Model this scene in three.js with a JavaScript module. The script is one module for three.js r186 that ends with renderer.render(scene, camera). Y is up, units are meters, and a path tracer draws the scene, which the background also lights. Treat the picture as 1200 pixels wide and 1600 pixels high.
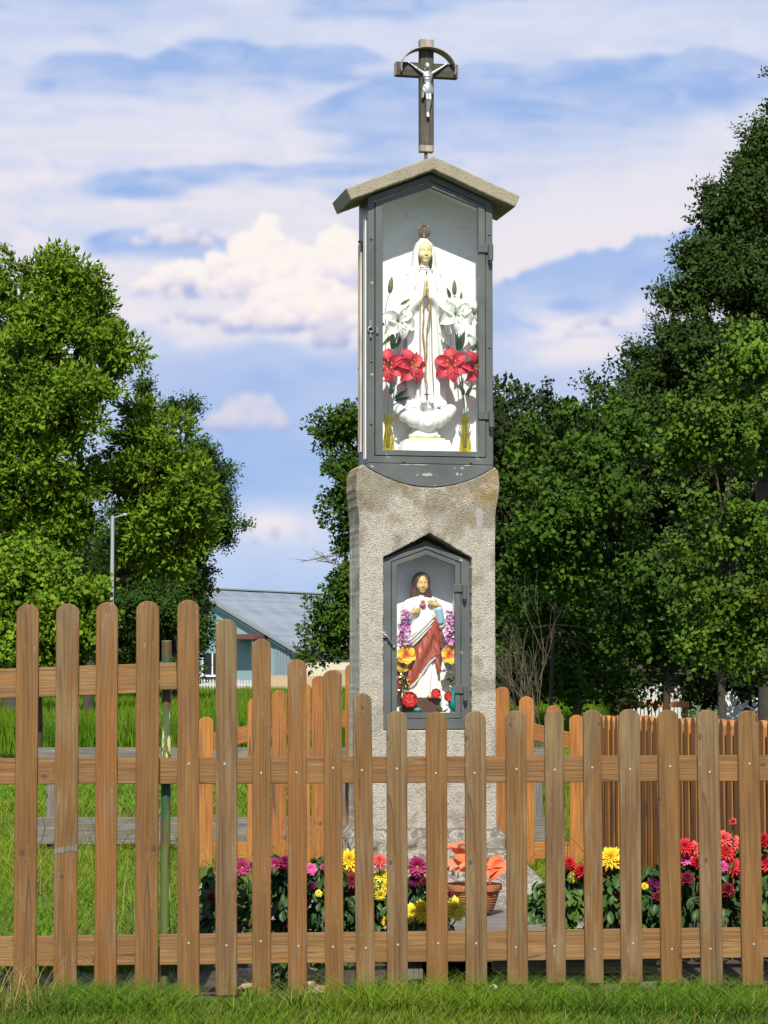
import * as THREE from 'three';
import { mergeGeometries } from 'three/addons/utils/BufferGeometryUtils.js';
import { RoundedBoxGeometry } from 'three/addons/geometries/RoundedBoxGeometry.js';

// ------------------------------------------------------------------ camera, sky, sun, exposure
const V3 = THREE.Vector3, DEG = Math.PI / 180;
const scene = new THREE.Scene();
const F = 3600, HOR = 1055, EYE = 1.24, PITCH = Math.atan((HOR - 800) / F);
const camera = new THREE.PerspectiveCamera(2 * Math.atan(800 / F) / DEG, 3 / 4, 0.1, 3000);
camera.position.set(0, EYE, 0);
camera.rotation.set(PITCH, 0, 0);
const renderer = new THREE.WebGLRenderer({ antialias: true });
renderer.toneMapping = THREE.LinearToneMapping;
renderer.toneMappingExposure = 1.45;
renderer.shadowMap.enabled = true;
const SUN_EL = 47 * DEG, SUN_AZ = 0.3 * DEG;             // straight behind the photographer
const sun = new THREE.DirectionalLight(new THREE.Color().setRGB(1.0, 0.93, 0.8), 4.7);
sun.position.set(Math.sin(SUN_AZ) * Math.cos(SUN_EL) * 60, Math.sin(SUN_EL) * 60, -11 + Math.cos(SUN_AZ) * Math.cos(SUN_EL) * 60);
sun.target.position.set(0, 0, -11);
sun.castShadow = true;
sun.shadow.camera.left = -45; sun.shadow.camera.right = 45; sun.shadow.camera.top = 60; sun.shadow.camera.bottom = -60; sun.shadow.camera.far = 260;
sun.shadow.mapSize.set(4096, 4096);
scene.add(sun, sun.target);

// ------------------------------------------------------------------ small maths
function rng(seed) { let a = seed >>> 0; return () => { a = (a + 0x6D2B79F5) | 0; let t = Math.imul(a ^ (a >>> 15), 1 | a); t = (t + Math.imul(t ^ (t >>> 7), 61 | t)) ^ t; return ((t ^ (t >>> 14)) >>> 0) / 4294967296; }; }
const clamp = (x, a = 0, b = 1) => x < a ? a : x > b ? b : x;
const mix = (a, b, t) => a + (b - a) * t;
const sst = (a, b, x) => { const t = clamp((x - a) / (b - a)); return t * t * (3 - 2 * t); };
function hash(ix, iy, iz = 0) { let h = Math.imul(ix, 374761393) ^ Math.imul(iy, 668265263) ^ Math.imul(iz, 2147483647 - 98765431); h = Math.imul(h ^ (h >>> 13), 1274126177); h ^= h >>> 16; h = Math.imul(h, 2246822519); return ((h ^ (h >>> 15)) >>> 0) / 4294967296; }
const md = (a, n) => ((a % n) + n) % n;
function pn2(x, y, px, py, s) {                            // value noise, periodic
  const ix = Math.floor(x), iy = Math.floor(y), fx = x - ix, fy = y - iy, u = fx * fx * (3 - 2 * fx), v = fy * fy * (3 - 2 * fy);
  const x0 = md(ix, px), x1 = md(ix + 1, px), y0 = md(iy, py), y1 = md(iy + 1, py);
  return mix(mix(hash(x0, y0, s), hash(x1, y0, s), u), mix(hash(x0, y1, s), hash(x1, y1, s), u), v);
}
function fb2(x, y, px, py, s, oct = 4) { let a = 0, w = 0.5, t = 0; for (let i = 0; i < oct; i++) { a += w * pn2(x, y, px, py, s + i); t += w; w *= 0.5; x *= 2; y *= 2; px *= 2; py *= 2; } return a / t; }
function n3(x, y, z, s = 0) {
  const ix = Math.floor(x), iy = Math.floor(y), iz = Math.floor(z), fx = x - ix, fy = y - iy, fz = z - iz;
  const u = fx * fx * (3 - 2 * fx), v = fy * fy * (3 - 2 * fy), w = fz * fz * (3 - 2 * fz), h = (a, b, c) => hash(ix + a + s * 57, iy + b, iz + c);
  return mix(mix(mix(h(0, 0, 0), h(1, 0, 0), u), mix(h(0, 1, 0), h(1, 1, 0), u), v), mix(mix(h(0, 0, 1), h(1, 0, 1), u), mix(h(0, 1, 1), h(1, 1, 1), u), v), w);
}
// a pixel of the photograph and a depth in metres give a place
function at(px, py, d) { const u = (px - 600) / F, v = (800 - py) / F, c = Math.cos(PITCH), s = Math.sin(PITCH), t = d / (c - v * s); return new V3(u * t, EYE + (s + v * c) * t, -d); }
const yAt = (py, d) => at(600, py, d).y, xAt = (px, d) => (px - 600) * d / F;

// ------------------------------------------------------------------ sky
function makeSky() {
  const W = 4096, H = 2048, data = new Float32Array(W * H * 4), PX = 62.832, L = (r, g, b) => [r, g, b].map((c) => { c /= 255; return c <= 0.04045 ? c / 12.92 : ((c + 0.055) / 1.055) ** 2.4; });
  const BLUE = L(153, 183, 234), DEEP = L(126, 160, 226), LAV = L(222, 226, 243), PINK = L(238, 232, 239), GREY = L(166, 186, 233), LOW = L(168, 197, 239);
  const TOT = 22620;
  const fb = (X, Y, kx, ky, s, o) => fb2((X / TOT) * kx + 3 * kx, Y * ky, kx, 1 << 16, s, o);
  function ribbon(X, Y, x0, x1, top, th, s) {              // a long blue gap between cloud layers: crisp above, feathered below
    const t = (X - x0) / (x1 - x0); if (t <= 0 || t >= 1) return 0;
    const y0 = top(t) + (fb(X, Y * 0, 160, 1, s, 4) - 0.5) * 34, k = Math.min(1, t * 5, (1 - t) * 4), hgt = th * k;
    const y = Y - y0 - (1 - k) * th * 0.4, fe = (fb(X, Y, 110, 1 / 22, s + 9, 5) - 0.5) * 95;
    return sst(-4, 7, y) * (1 - sst(hgt * 0.45, hgt * 1.25 + 18, y + fe)) * sst(0, 0.1, t) * sst(0, 0.12, 1 - t);
  }
  function col(a, e) {                                     // degrees right of the view, degrees up
    const X = 600 + a * PX, Y = HOR - e * PX, inV = 1 - sst(11, 24, Math.abs(a)), hi = sst(17, 42, e);
    const w1 = (fb(X, Y, 56, 1 / 150, 11, 5) - 0.5), w2 = (fb(X, Y, 220, 1 / 40, 21, 5) - 0.5);
    // upper veil
    let c = sst(-0.16, 0.2, w1 + 0.32 * w2 + 0.17 - 0.2 * hi);
    const fine = fb(X + w2 * 300, Y, 300, 1 / 17, 31, 4) - 0.5;
    c = clamp(c + fine * 0.5 * (1 - c) + fine * 0.18);
    c = mix(c, clamp(0.78 + 0.5 * w1 + 0.5 * fine), inV * sst(560, 330, Y) * 0.85);
    const low = sst(500, 580, Y + w2 * 120);               // hazy blue near the horizon
    c = mix(c, clamp(0.16 + 1.1 * w1 + 0.5 * w2), low * 0.8);
    if (Math.abs(a) < 14) {
      let g = 0;
      g = Math.max(g, ribbon(X, Y, 20, 330, (t) => 112 - 14 * t, 52, 41) * 0.85);
      g = Math.max(g, ribbon(X, Y, 190, 640, (t) => 92 + 62 * (t - 0.55) * (t - 0.55) - 14, 62, 42));
      g = Math.max(g, ribbon(X, Y, 430, 1300, (t) => 130 - 48 * t, 130, 43) * 0.95);
      g = Math.max(g, ribbon(X, Y, 100, 700, (t) => 275 - 60 * t + 34 * t * t, 34, 44));
      g = Math.max(g, ribbon(X, Y, 430, 900, (t) => 5 - 6 * t, 26, 45) * 0.7);
      g = Math.max(g, ribbon(X, Y, -60, 260, (t) => 14 - 10 * t, 60, 46) * 0.5);
      g = Math.max(g, ribbon(X, Y, 120, 400, (t) => 372 - 26 * t * (1 - t), 44, 47) * 0.9);
      c = mix(c, 0.12 + 0.9 * fine + 0.35 * w2 , clamp(g) * 0.92);
      const yb = 428 - (X - 780) * 0.2 + (fb(X, 0, 500, 1, 51, 4) - 0.5) * 60;      // the white bank right of the shrine
      const bank = sst(690, 790, X) * (1 - sst(1180, 1420, X));
      c = mix(c, 0.98, bank * sst(yb - 200, yb - 60, Y) * (1 - sst(yb - 4, yb + 5, Y)));
      c = mix(c, 0.14 + 0.6 * (w1 + w2), bank * sst(yb - 4, yb + 6, Y) * (1 - sst(yb + 50, yb + 150, Y)) * 0.9);
      const pk = Math.exp(-(((X - 430) / 80) ** 2) - (((Y - 822) / 32) ** 2)); c = clamp(c + pk * 0.65);
      const wr = Math.exp(-(((X - 880) / 110) ** 2) - (((Y - 515) / 55) ** 2)); c = clamp(c + wr * (0.35 + 1.3 * fine + w2));
    }
    const base = [0, 1, 2].map((k) => mix(mix(BLUE[k], DEEP[k] * 0.72, hi), LOW[k], sst(560, 900, Y)));
    const warm = sst(0.55, 1, c) * sst(60, 420, Y) * (1 - sst(900, 1050, Y));
    return [0, 1, 2].map((k) => mix(base[k], mix(LAV[k], PINK[k], warm) * mix(1, 0.85, hi), c));
  }
  const put = (x, y, r) => { const i = (y * W + x) * 4; data[i] = r[0]; data[i + 1] = r[1]; data[i + 2] = r[2]; data[i + 3] = 1; };
  const angA = (x) => (((x + 0.5) / W - 0.25) * 360 + 540) % 360 - 180, angE = (y) => ((y + 0.5) / H - 0.5) * 180;
  // coarse everywhere, fine where the camera looks
  const ST = 8, gw = W / ST, gh = H / ST, g = new Float32Array(gw * gh * 3);
  for (let y = 0; y < gh; y++) for (let x = 0; x < gw; x++) { const e = angE(y * ST + ST / 2); g.set(col(angA(x * ST + ST / 2), Math.max(e, -1)), (y * gw + x) * 3); }
  for (let y = 0; y < H; y++) for (let x = 0; x < W; x++) {
    const a = angA(x), e = angE(y);
    if (Math.abs(a) < 13 && e > -1 && e < 21) { put(x, y, col(a, e)); continue; }
    const gx = (x - ST / 2 + 0.5) / ST, gy = clamp((y - ST / 2 + 0.5) / ST, 0, gh - 1.001), ix = Math.floor(gx), iy = Math.floor(gy), fx = gx - ix, fy = gy - iy, A = (iy * gw + (ix + gw) % gw) * 3, B = (iy * gw + (ix + 1) % gw) * 3, o = (y * W + x) * 4, up = gw * 3;
    for (let k = 0; k < 3; k++) { const p = g[A + k] * (1 - fx) + g[B + k] * fx, q = g[A + up + k] * (1 - fx) + g[B + up + k] * fx; data[o + k] = p * (1 - fy) + q * fy; } data[o + 3] = 1;
  }
  // heaped clouds: puffs from far to near, bright above, blue below; the same kind all round the horizon
  const R = rng(77), TOPC = L(254, 246, 240), MID = L(235, 224, 236), BOT = L(166, 184, 226), puffs = [];
  function heap(cx, base, w, h, n, soft = 0, tone = 1) {
    const own = [];
    for (let i = 0; i < n; i++) {
      const t = R() * 2 - 1, top = Math.max(0.12, 1 - Math.abs(t) ** 1.7), k = R();
      const r = (0.16 + 0.22 * R()) * h * (0.75 + 0.5 * top);
      own.push({ x: cx + t * w, y: base - k * top * (h - r) - r * 0.25, r: r, o: k, soft, base, h, tone });
    }
    own.sort((p, q) => q.o * 0.7 - p.o * 0.7 + (p.r < q.r ? 0.05 : -0.05)); puffs.push(...own);
  }
  heap(270, 392, 60, 46, 16, 0.35, 0.8); heap(415, 430, 62, 88, 34); heap(520, 450, 80, 90, 34); heap(380, 470, 150, 80, 46, 0.1); heap(470, 520, 120, 90, 46, 0.12); heap(280, 470, 80, 60, 22, 0.3); heap(300, 515, 60, 40, 12, 0.6, 0.7); heap(545, 545, 60, 60, 16, 0.5, 0.6);
  heap(390, 676, 66, 62, 26, 0.5, 0.55); heap(930, 520, 30, 34, 8, 0.8, 0.5); heap(812, 690, 50, 40, 10, 0.8, 0.5); heap(445, 850, 50, 30, 8, 1, 0.4);
  for (let i = 0; i < 46; i++) { const cx = 600 + (15 + R() * 330) * PX, b = 420 + R() * 330, s = 0.7 + R() * 0.9; heap(cx, b, 130 * s, 85 * s, 26, R() * 0.5, 0.5 + R() * 0.5); }
  for (const p of puffs) {
    const x0 = Math.floor(((0.25 + ((p.x - p.r * 1.5 - 600) / PX) / 360)) * W), x1 = Math.ceil(((0.25 + ((p.x + p.r * 1.5 - 600) / PX) / 360)) * W);
    const y0 = Math.floor((0.5 + ((HOR - p.y - p.r * 1.5) / PX) / 180) * H), y1 = Math.ceil((0.5 + ((HOR - p.y + p.r * 1.5) / PX) / 180) * H);
    for (let yy = y0; yy <= y1; yy++) for (let xx = x0; xx <= x1; xx++) {
      const X = 600 + ((xx + 0.5) / W - 0.25) * 360 * PX, Y = HOR - angE(yy) * PX, dx = (X - p.x) / p.r, dy = (Y - p.y) / p.r, rr = Math.hypot(dx, dy); if (rr > 1.5) continue;
      const nz = (fb2(X / 20 + 900, Y / 20 + 900, 4096, 4096, 71, 4) - 0.5) * 0.75, ed = rr + nz, sf = 0.1 + p.soft * 0.7;
      const al = (1 - sst(1 - sf * 0.8, 1 + sf * 0.2, ed)) * (1 - sst(p.base - p.h * 0.25, p.base + p.h * 0.08, Y + nz * 26)) * (1 - 0.35 * p.soft) ; if (al <= 0.003) continue;
      const sh = clamp((p.base - Y) / p.h * 0.34 + 0.3 - dy * 0.68 - dx * 0.12 + nz * 0.75), i = (md(yy, H) * W + md(xx, W)) * 4;
      for (let k = 0; k < 3; k++) { const c = sh > 0.5 ? mix(MID[k], TOPC[k], (sh - 0.5) * 2) : mix(BOT[k], MID[k], sh * 2); data[i + k] = mix(data[i + k], mix(BOT[k], c, p.tone), al * (0.55 + 0.45 * p.tone)); }
    }
  }
  const t = new THREE.DataTexture(data, W, H, THREE.RGBAFormat, THREE.FloatType);
  t.mapping = THREE.EquirectangularReflectionMapping; t.magFilter = t.minFilter = THREE.LinearFilter; t.wrapS = THREE.RepeatWrapping; t.needsUpdate = true;
  return t;
}
const skyTex = makeSky();
scene.background = skyTex; scene.environment = skyTex;
scene.backgroundIntensity = 1 / 1.45; scene.environmentIntensity = 1 / 1.45;

// ------------------------------------------------------------------ naming helpers
const used = new Map();
function numbered(n) { const k = used.get(n) || 0; used.set(n, k + 1); return k ? n + '_' + String(k).padStart(3, '0') : n; }
function thing(name, label, category, pos = [0, 0, 0], turn = 0, group) {
  const o = new THREE.Group(); o.name = numbered(name); scene.add(o);
  o.position.set(pos.x ?? pos[0], pos.y ?? pos[1], pos.z ?? pos[2]); o.rotation.y = turn;
  o.userData = { label, category }; if (group) o.userData.group = group; return o;
}
function part(name, geo, mat, parent, label) {
  const m = new THREE.Mesh(geo, mat); m.name = name; m.castShadow = m.receiveShadow = true; parent.add(m); if (label) m.userData.label = label; return m;
}
function solo(name, geo, mat, label, category, pos = [0, 0, 0], turn = 0, group) { const m = part(numbered(name), geo, mat, scene); m.position.set(pos.x ?? pos[0], pos.y ?? pos[1], pos.z ?? pos[2]); m.rotation.y = turn; m.userData = { label, category }; if (group) m.userData.group = group; return m; }
function struct(name, geo, mat) { const m = part(name, geo, mat, scene); m.userData.kind = 'structure'; return m; }
function sub(name, parent) { const g = new THREE.Group(); g.name = name; parent.add(g); return g; }

// ------------------------------------------------------------------ geometry helpers
const mat4 = (x, y, z, rx = 0, ry = 0, rz = 0, sx = 1, sy = sx, sz = sx) => new THREE.Matrix4().compose(new V3(x, y, z), new THREE.Quaternion().setFromEuler(new THREE.Euler(rx, ry, rz, 'YXZ')), new V3(sx, sy, sz));
const moved = (g, ...a) => g.applyMatrix4(mat4(...a));
const plain = (g) => { const q = g.index ? g.toNonIndexed() : g; for (const k of Object.keys(q.attributes)) if (!['position', 'normal', 'uv'].includes(k)) q.deleteAttribute(k); if (!q.attributes.uv) q.setAttribute('uv', new THREE.BufferAttribute(new Float32Array(q.attributes.position.count * 2), 2)); return q; };
const merge = (list) => mergeGeometries(list.map(plain));
function boxUV(g, s = 1, ox = 0, oy = 0, grainX = false) {  // uv in metres by the way each face points
  const p = g.attributes.position, n = g.attributes.normal, uv = new Float32Array(p.count * 2);
  for (let i = 0; i < p.count; i++) {
    const ax = Math.abs(n.getX(i)), ay = Math.abs(n.getY(i)), az = Math.abs(n.getZ(i)); let u, v;
    if (grainX) { v = p.getX(i); u = ay >= az && ay >= ax ? p.getZ(i) : p.getY(i); if (ax > ay && ax > az) { u = p.getZ(i); v = p.getY(i) * 0.2; } }
    else { if (az >= ax && az >= ay) { u = p.getX(i); v = p.getY(i); } else if (ax >= ay) { u = p.getZ(i); v = p.getY(i); } else { u = p.getX(i); v = p.getZ(i); } }
    uv[2 * i] = u * s + ox; uv[2 * i + 1] = v * s + oy;
  }
  g.setAttribute('uv', new THREE.BufferAttribute(uv, 2)); return g;
}
const rbox = (w, h, d, r = 0.003, seg = 1) => boxUV(plain(new RoundedBoxGeometry(w, h, d, seg, r)));
function tube(pts, r0, r1, seg = 6, n) {                   // tapered tube through points
  const c = new THREE.CatmullRomCurve3(pts), N = n || Math.max(2, pts.length * 2), pos = [], uv = [], idx = [], fr = c.computeFrenetFrames(N), len = c.getLength();
  for (let i = 0; i <= N; i++) { const q = c.getPointAt(i / N), r = mix(r0, r1, i / N); for (let j = 0; j <= seg; j++) { const a = j / seg * 2 * Math.PI, v = fr.normals[i].clone().multiplyScalar(Math.cos(a) * r).addScaledVector(fr.binormals[i], Math.sin(a) * r).add(q); pos.push(v.x, v.y, v.z); uv.push(j / seg * 6.28 * r0, i / N * len); } }
  for (let i = 0; i < N; i++) for (let j = 0; j < seg; j++) { const a = i * (seg + 1) + j, b = a + seg + 1; idx.push(a, b, a + 1, b, b + 1, a + 1); }
  const g = new THREE.BufferGeometry(); g.setAttribute('position', new THREE.Float32BufferAttribute(pos, 3)); g.setAttribute('uv', new THREE.Float32BufferAttribute(uv, 2)); g.setIndex(idx); g.computeVertexNormals(); return g;
}
function shape(pts, holes = []) { const s = new THREE.Shape(pts.map((p) => new THREE.Vector2(p[0], p[1]))); for (const h of holes) s.holes.push(new THREE.Path(h.map((p) => new THREE.Vector2(p[0], p[1])))); return s; }
function extr(pts, d, bev = 0, holes = [], segs = 1) { const g = new THREE.ExtrudeGeometry(shape(pts, holes), { depth: d - 2 * bev, bevelEnabled: bev > 0, bevelSize: bev, bevelThickness: bev, bevelOffset: -bev, bevelSegments: segs, curveSegments: 10 }); g.translate(0, 0, bev); return boxUV(g); }
const lathe = (prof, seg = 24) => new THREE.LatheGeometry(prof.map((p) => new THREE.Vector2(p[0], p[1])), seg);

// signed distances and a mesher (surface nets)
const smin = (a, b, k) => { const h = Math.max(k - Math.abs(a - b), 0) / k; return Math.min(a, b) - h * h * k * 0.25; };
const smax = (a, b, k) => -smin(-a, -b, k);
function cap(x, y, z, a, b, r0, r1) { const bx = b[0] - a[0], by = b[1] - a[1], bz = b[2] - a[2], px = x - a[0], py = y - a[1], pz = z - a[2], t = clamp((px * bx + py * by + pz * bz) / (bx * bx + by * by + bz * bz)); return Math.hypot(px - bx * t, py - by * t, pz - bz * t) - mix(r0, r1, t); }
function ell(x, y, z, c, r) { const a = (x - c[0]) / r[0], b = (y - c[1]) / r[1], d = (z - c[2]) / r[2], k0 = Math.hypot(a, b, d), k1 = Math.hypot(a / r[0], b / r[1], d / r[2]); return k1 < 1e-9 ? -Math.min(...r) : k0 * (k0 - 1) / k1; }
function net(f, lo, hi, cell) {
  const n = [0, 1, 2].map((k) => Math.ceil((hi[k] - lo[k]) / cell) + 1), [nx, ny, nz] = n, g = new Float32Array(nx * ny * nz), id = new Int32Array(nx * ny * nz).fill(-1);
  for (let k = 0, i = 0; k < nz; k++) for (let j = 0; j < ny; j++) for (let q = 0; q < nx; q++, i++) g[i] = f(lo[0] + q * cell, lo[1] + j * cell, lo[2] + k * cell);
  const pos = [], idx = [], sx = 1, sy = nx, sz = nx * ny, off = [0, sx, sy, sx + sy, sz, sx + sz, sy + sz, sx + sy + sz], E = [[0, 1], [2, 3], [4, 5], [6, 7], [0, 2], [1, 3], [4, 6], [5, 7], [0, 4], [1, 5], [2, 6], [3, 7]];
  for (let k = 0; k < nz - 1; k++) for (let j = 0; j < ny - 1; j++) for (let q = 0; q < nx - 1; q++) {
    const b = q + j * sy + k * sz; let c = 0, X = 0, Y = 0, Z = 0;
    for (const [e0, e1] of E) { const a = g[b + off[e0]], d = g[b + off[e1]]; if ((a < 0) !== (d < 0)) { const t = a / (a - d); c++; X += mix(e0 & 1, e1 & 1, t); Y += mix((e0 >> 1) & 1, (e1 >> 1) & 1, t); Z += mix(e0 >> 2, e1 >> 2, t); } }
    if (c) { id[b] = pos.length / 3; pos.push(lo[0] + (q + X / c) * cell, lo[1] + (j + Y / c) * cell, lo[2] + (k + Z / c) * cell); }
  }
  const quad = (a, b, c, d, flip) => { if (a < 0 || b < 0 || c < 0 || d < 0) return; flip ? idx.push(a, c, b, a, d, c) : idx.push(a, b, c, a, c, d); };
  for (let k = 1; k < nz - 1; k++) for (let j = 1; j < ny - 1; j++) for (let q = 1; q < nx - 1; q++) {
    const b = q + j * sy + k * sz, s = g[b] < 0;
    if (s !== (g[b + sx] < 0)) quad(id[b - sy - sz], id[b - sz], id[b], id[b - sy], !s);
    if (s !== (g[b + sy] < 0)) quad(id[b - sx - sz], id[b - sx], id[b], id[b - sz], !s);
    if (s !== (g[b + sz] < 0)) quad(id[b - sx - sy], id[b - sy], id[b], id[b - sx], !s);
  }
  const nor = new Float32Array(pos.length), e = cell * 0.5;
  for (let i = 0; i < pos.length; i += 3) { const x = pos[i], y = pos[i + 1], z = pos[i + 2], a = f(x + e, y, z) - f(x - e, y, z), b = f(x, y + e, z) - f(x, y - e, z), c = f(x, y, z + e) - f(x, y, z - e), l = Math.hypot(a, b, c) || 1; nor[i] = a / l; nor[i + 1] = b / l; nor[i + 2] = c / l; }
  const o = new THREE.BufferGeometry(); o.setAttribute('position', new THREE.Float32BufferAttribute(pos, 3)); o.setAttribute('normal', new THREE.BufferAttribute(nor, 3)); o.setIndex(idx);
  o.setAttribute('uv', new THREE.BufferAttribute(new Float32Array(pos.length / 3 * 2), 2)); return boxUV(o);
}

// ------------------------------------------------------------------ textures and materials
const toS = (c) => { c = clamp(c); return (c <= 0.0031308 ? 12.92 * c : 1.055 * c ** (1 / 2.4) - 0.055) * 255; };
function tex(w, h, f, srgb = true, rep = [1, 1]) {           // f(u,v) -> linear rgb or grey
  const d = new Uint8Array(w * h * 4);
  for (let y = 0, i = 0; y < h; y++) for (let x = 0; x < w; x++, i += 4) { const c = f((x + 0.5) / w, (y + 0.5) / h, x, y); if (srgb) { d[i] = toS(c[0]); d[i + 1] = toS(c[1]); d[i + 2] = toS(c[2]); } else d[i] = d[i + 1] = d[i + 2] = clamp(c) * 255; d[i + 3] = 255; }
  const t = new THREE.DataTexture(d, w, h); t.magFilter = THREE.LinearFilter; t.minFilter = THREE.LinearMipmapLinearFilter; t.generateMipmaps = true; t.wrapS = t.wrapT = THREE.RepeatWrapping; if (srgb) t.colorSpace = THREE.SRGBColorSpace; t.repeat.set(...rep); t.needsUpdate = true; return t;
}
const lin = (r, g, b) => new THREE.Color().setRGB(r, g, b);
const std = (c, rough = 0.7, more = {}) => new THREE.MeshStandardMaterial({ color: Array.isArray(c) ? lin(...c) : c, roughness: rough, ...more });
const mix3 = (a, b, t) => [mix(a[0], b[0], t), mix(a[1], b[1], t), mix(a[2], b[2], t)];

function soft(w, h, f) {                                  // a slow field, sampled coarsely and read back smoothly (wraps)
  const a = new Float32Array(w * h); for (let y = 0; y < h; y++) for (let x = 0; x < w; x++) a[y * w + x] = f((x + 0.5) / w, (y + 0.5) / h);
  return (u, v) => { const X = u * w - 0.5, Y = v * h - 0.5, ix = Math.floor(X), iy = Math.floor(Y), fx = X - ix, fy = Y - iy, x0 = (ix + w) % w, x1 = (ix + 1) % w, y0 = (iy + h) % h * w, y1 = (iy + 1) % h * w; return mix(mix(a[y0 + x0], a[y0 + x1], fx), mix(a[y1 + x0], a[y1 + x1], fx), fy); };
}
// stained wood: 0.16 m across, 1.6 m along
function woodPair(seed, stain, worn, wear, knots, top = 0) {
  const R = rng(seed), K = []; for (let i = 0; i < knots; i++) K.push([R(), R(), 0.03 + 0.035 * R()]);
  const h = new Float32Array(256 * 1024);
  const rings = 5 + R() * 5, slant = (R() - 0.5) * 1.4;
  const fW = soft(64, 64, (u, v) => (fb2(u * 3, v * 3, 3, 3, seed, 3) - 0.5) * 1.6), fB = soft(64, 256, (u, v) => fb2(u * 4, v * 7, 4, 7, seed + 5, 4)), fR = soft(64, 256, (u, v) => fb2(u * 7, v * 10, 7, 10, seed + 6, 4)), fF = soft(64, 64, (u, v) => fb2(u * 5, v * 5, 5, 5, seed + 8, 3));
  const map = tex(256, 1024, (u, v, x, y) => {
    let w = fW(u, v), kn = 0;
    for (const [kx, ky, kr] of K) { let du = u - kx, dv = v - ky; du -= Math.round(du); dv -= Math.round(dv); const q = Math.hypot(du * 0.16, dv * 1.6 * 0.75) / (kr * 0.16 * 1.6); w += 1.2 * Math.exp(-q * q * 0.35) ; kn = Math.max(kn, 1 - sst(0.45, 0.95, q)); }
    const ring = 0.5 + 0.5 * Math.sin((u * rings + w * 2 + slant * Math.sin(v * 6.283) * 0.3) * 6.283), fine = pn2(u * 90, v * 9, 90, 9, seed + 3), fine2 = pn2(u * 190, v * 26, 190, 26, seed + 4);
    const blot = fB(u, v), wr = sst(1 - wear - 0.12, 1 - wear + 0.16, fR(u, v) * 0.75 + fine * 0.25 + top * (0.2 * sst(0.78, 0.97, v) - 0.04));
    const fleck = sst(0.83, 0.95, pn2(u * 60, v * 40, 60, 40, seed + 7) * 0.8 + 0.25 * fF(u, v));
    const crack = sst(0.93, 0.99, 1 - Math.abs(pn2(u * 5, v * 2, 5, 2, seed + 9) - 0.5) * 2) * sst(0.5, 0.62, pn2(u * 3, v * 5, 3, 5, seed + 10));
    let c = mix3(stain, worn, wr * 0.85); const k = (0.62 + 0.42 * ring * 0.55 + 0.3 * fine + 0.2 * fine2) * (0.7 + 0.6 * blot);
    c = c.map((q) => q * k); c = mix3(c, [0.05, 0.028, 0.014], kn * 0.75); c = mix3(c, [0.045, 0.03, 0.02], crack * 0.7);
    c = mix3(c, [0.36, 0.27, 0.18], fleck * 0.5 * (0.25 + wr));
    h[y * 256 + x] = 0.35 * ring + 0.35 * fine + 0.2 * fine2 - 0.6 * crack + 0.1 * kn; return c;
  });
  const bump = tex(256, 1024, (u, v, x, y) => clamp(h[y * 256 + x] * 0.8 + 0.3), false);
  return [map, bump];
}
function woodMat(seed, stain, worn, wear, knots, rough = 0.62, top = 0) { const [map, bumpMap] = woodPair(seed, stain, worn, wear, knots, top); map.repeat.set(1 / 0.16, 1 / 1.6); bumpMap.repeat.set(1 / 0.16, 1 / 1.6); return new THREE.MeshStandardMaterial({ map, bumpMap, bumpScale: 0.0012, roughness: rough }); }
const ORANGE = [0.172, 0.072, 0.012], BROWN = [0.142, 0.066, 0.014], TAN = [0.159, 0.086, 0.027], GREYW = [0.155, 0.104, 0.048];
const frontWood = [woodMat(101, BROWN, TAN, 0.45, 2, 0.66, 1), woodMat(102, ORANGE, GREYW, 0.42, 1, 0.66, 1), woodMat(103, BROWN, GREYW, 0.52, 2, 0.66, 1), woodMat(104, [0.150, 0.069, 0.015], TAN, 0.45, 1, 0.66, 1), woodMat(105, [0.129, 0.068, 0.022], GREYW, 0.54, 3, 0.66, 1)];
const railWood = [woodMat(111, [0.185, 0.092, 0.026], [0.206, 0.119, 0.045], 0.5, 3), woodMat(112, [0.172, 0.082, 0.022], [0.189, 0.107, 0.038], 0.46, 2)];
const backWood = [woodMat(121, [0.30, 0.12, 0.021], [0.31, 0.145, 0.04], 0.35, 1), woodMat(122, [0.26, 0.1, 0.018], [0.27, 0.125, 0.036], 0.35, 2)];
const greyWood = woodMat(131, [0.12, 0.11, 0.1], [0.18, 0.168, 0.15], 0.5, 4, 0.85);

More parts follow.
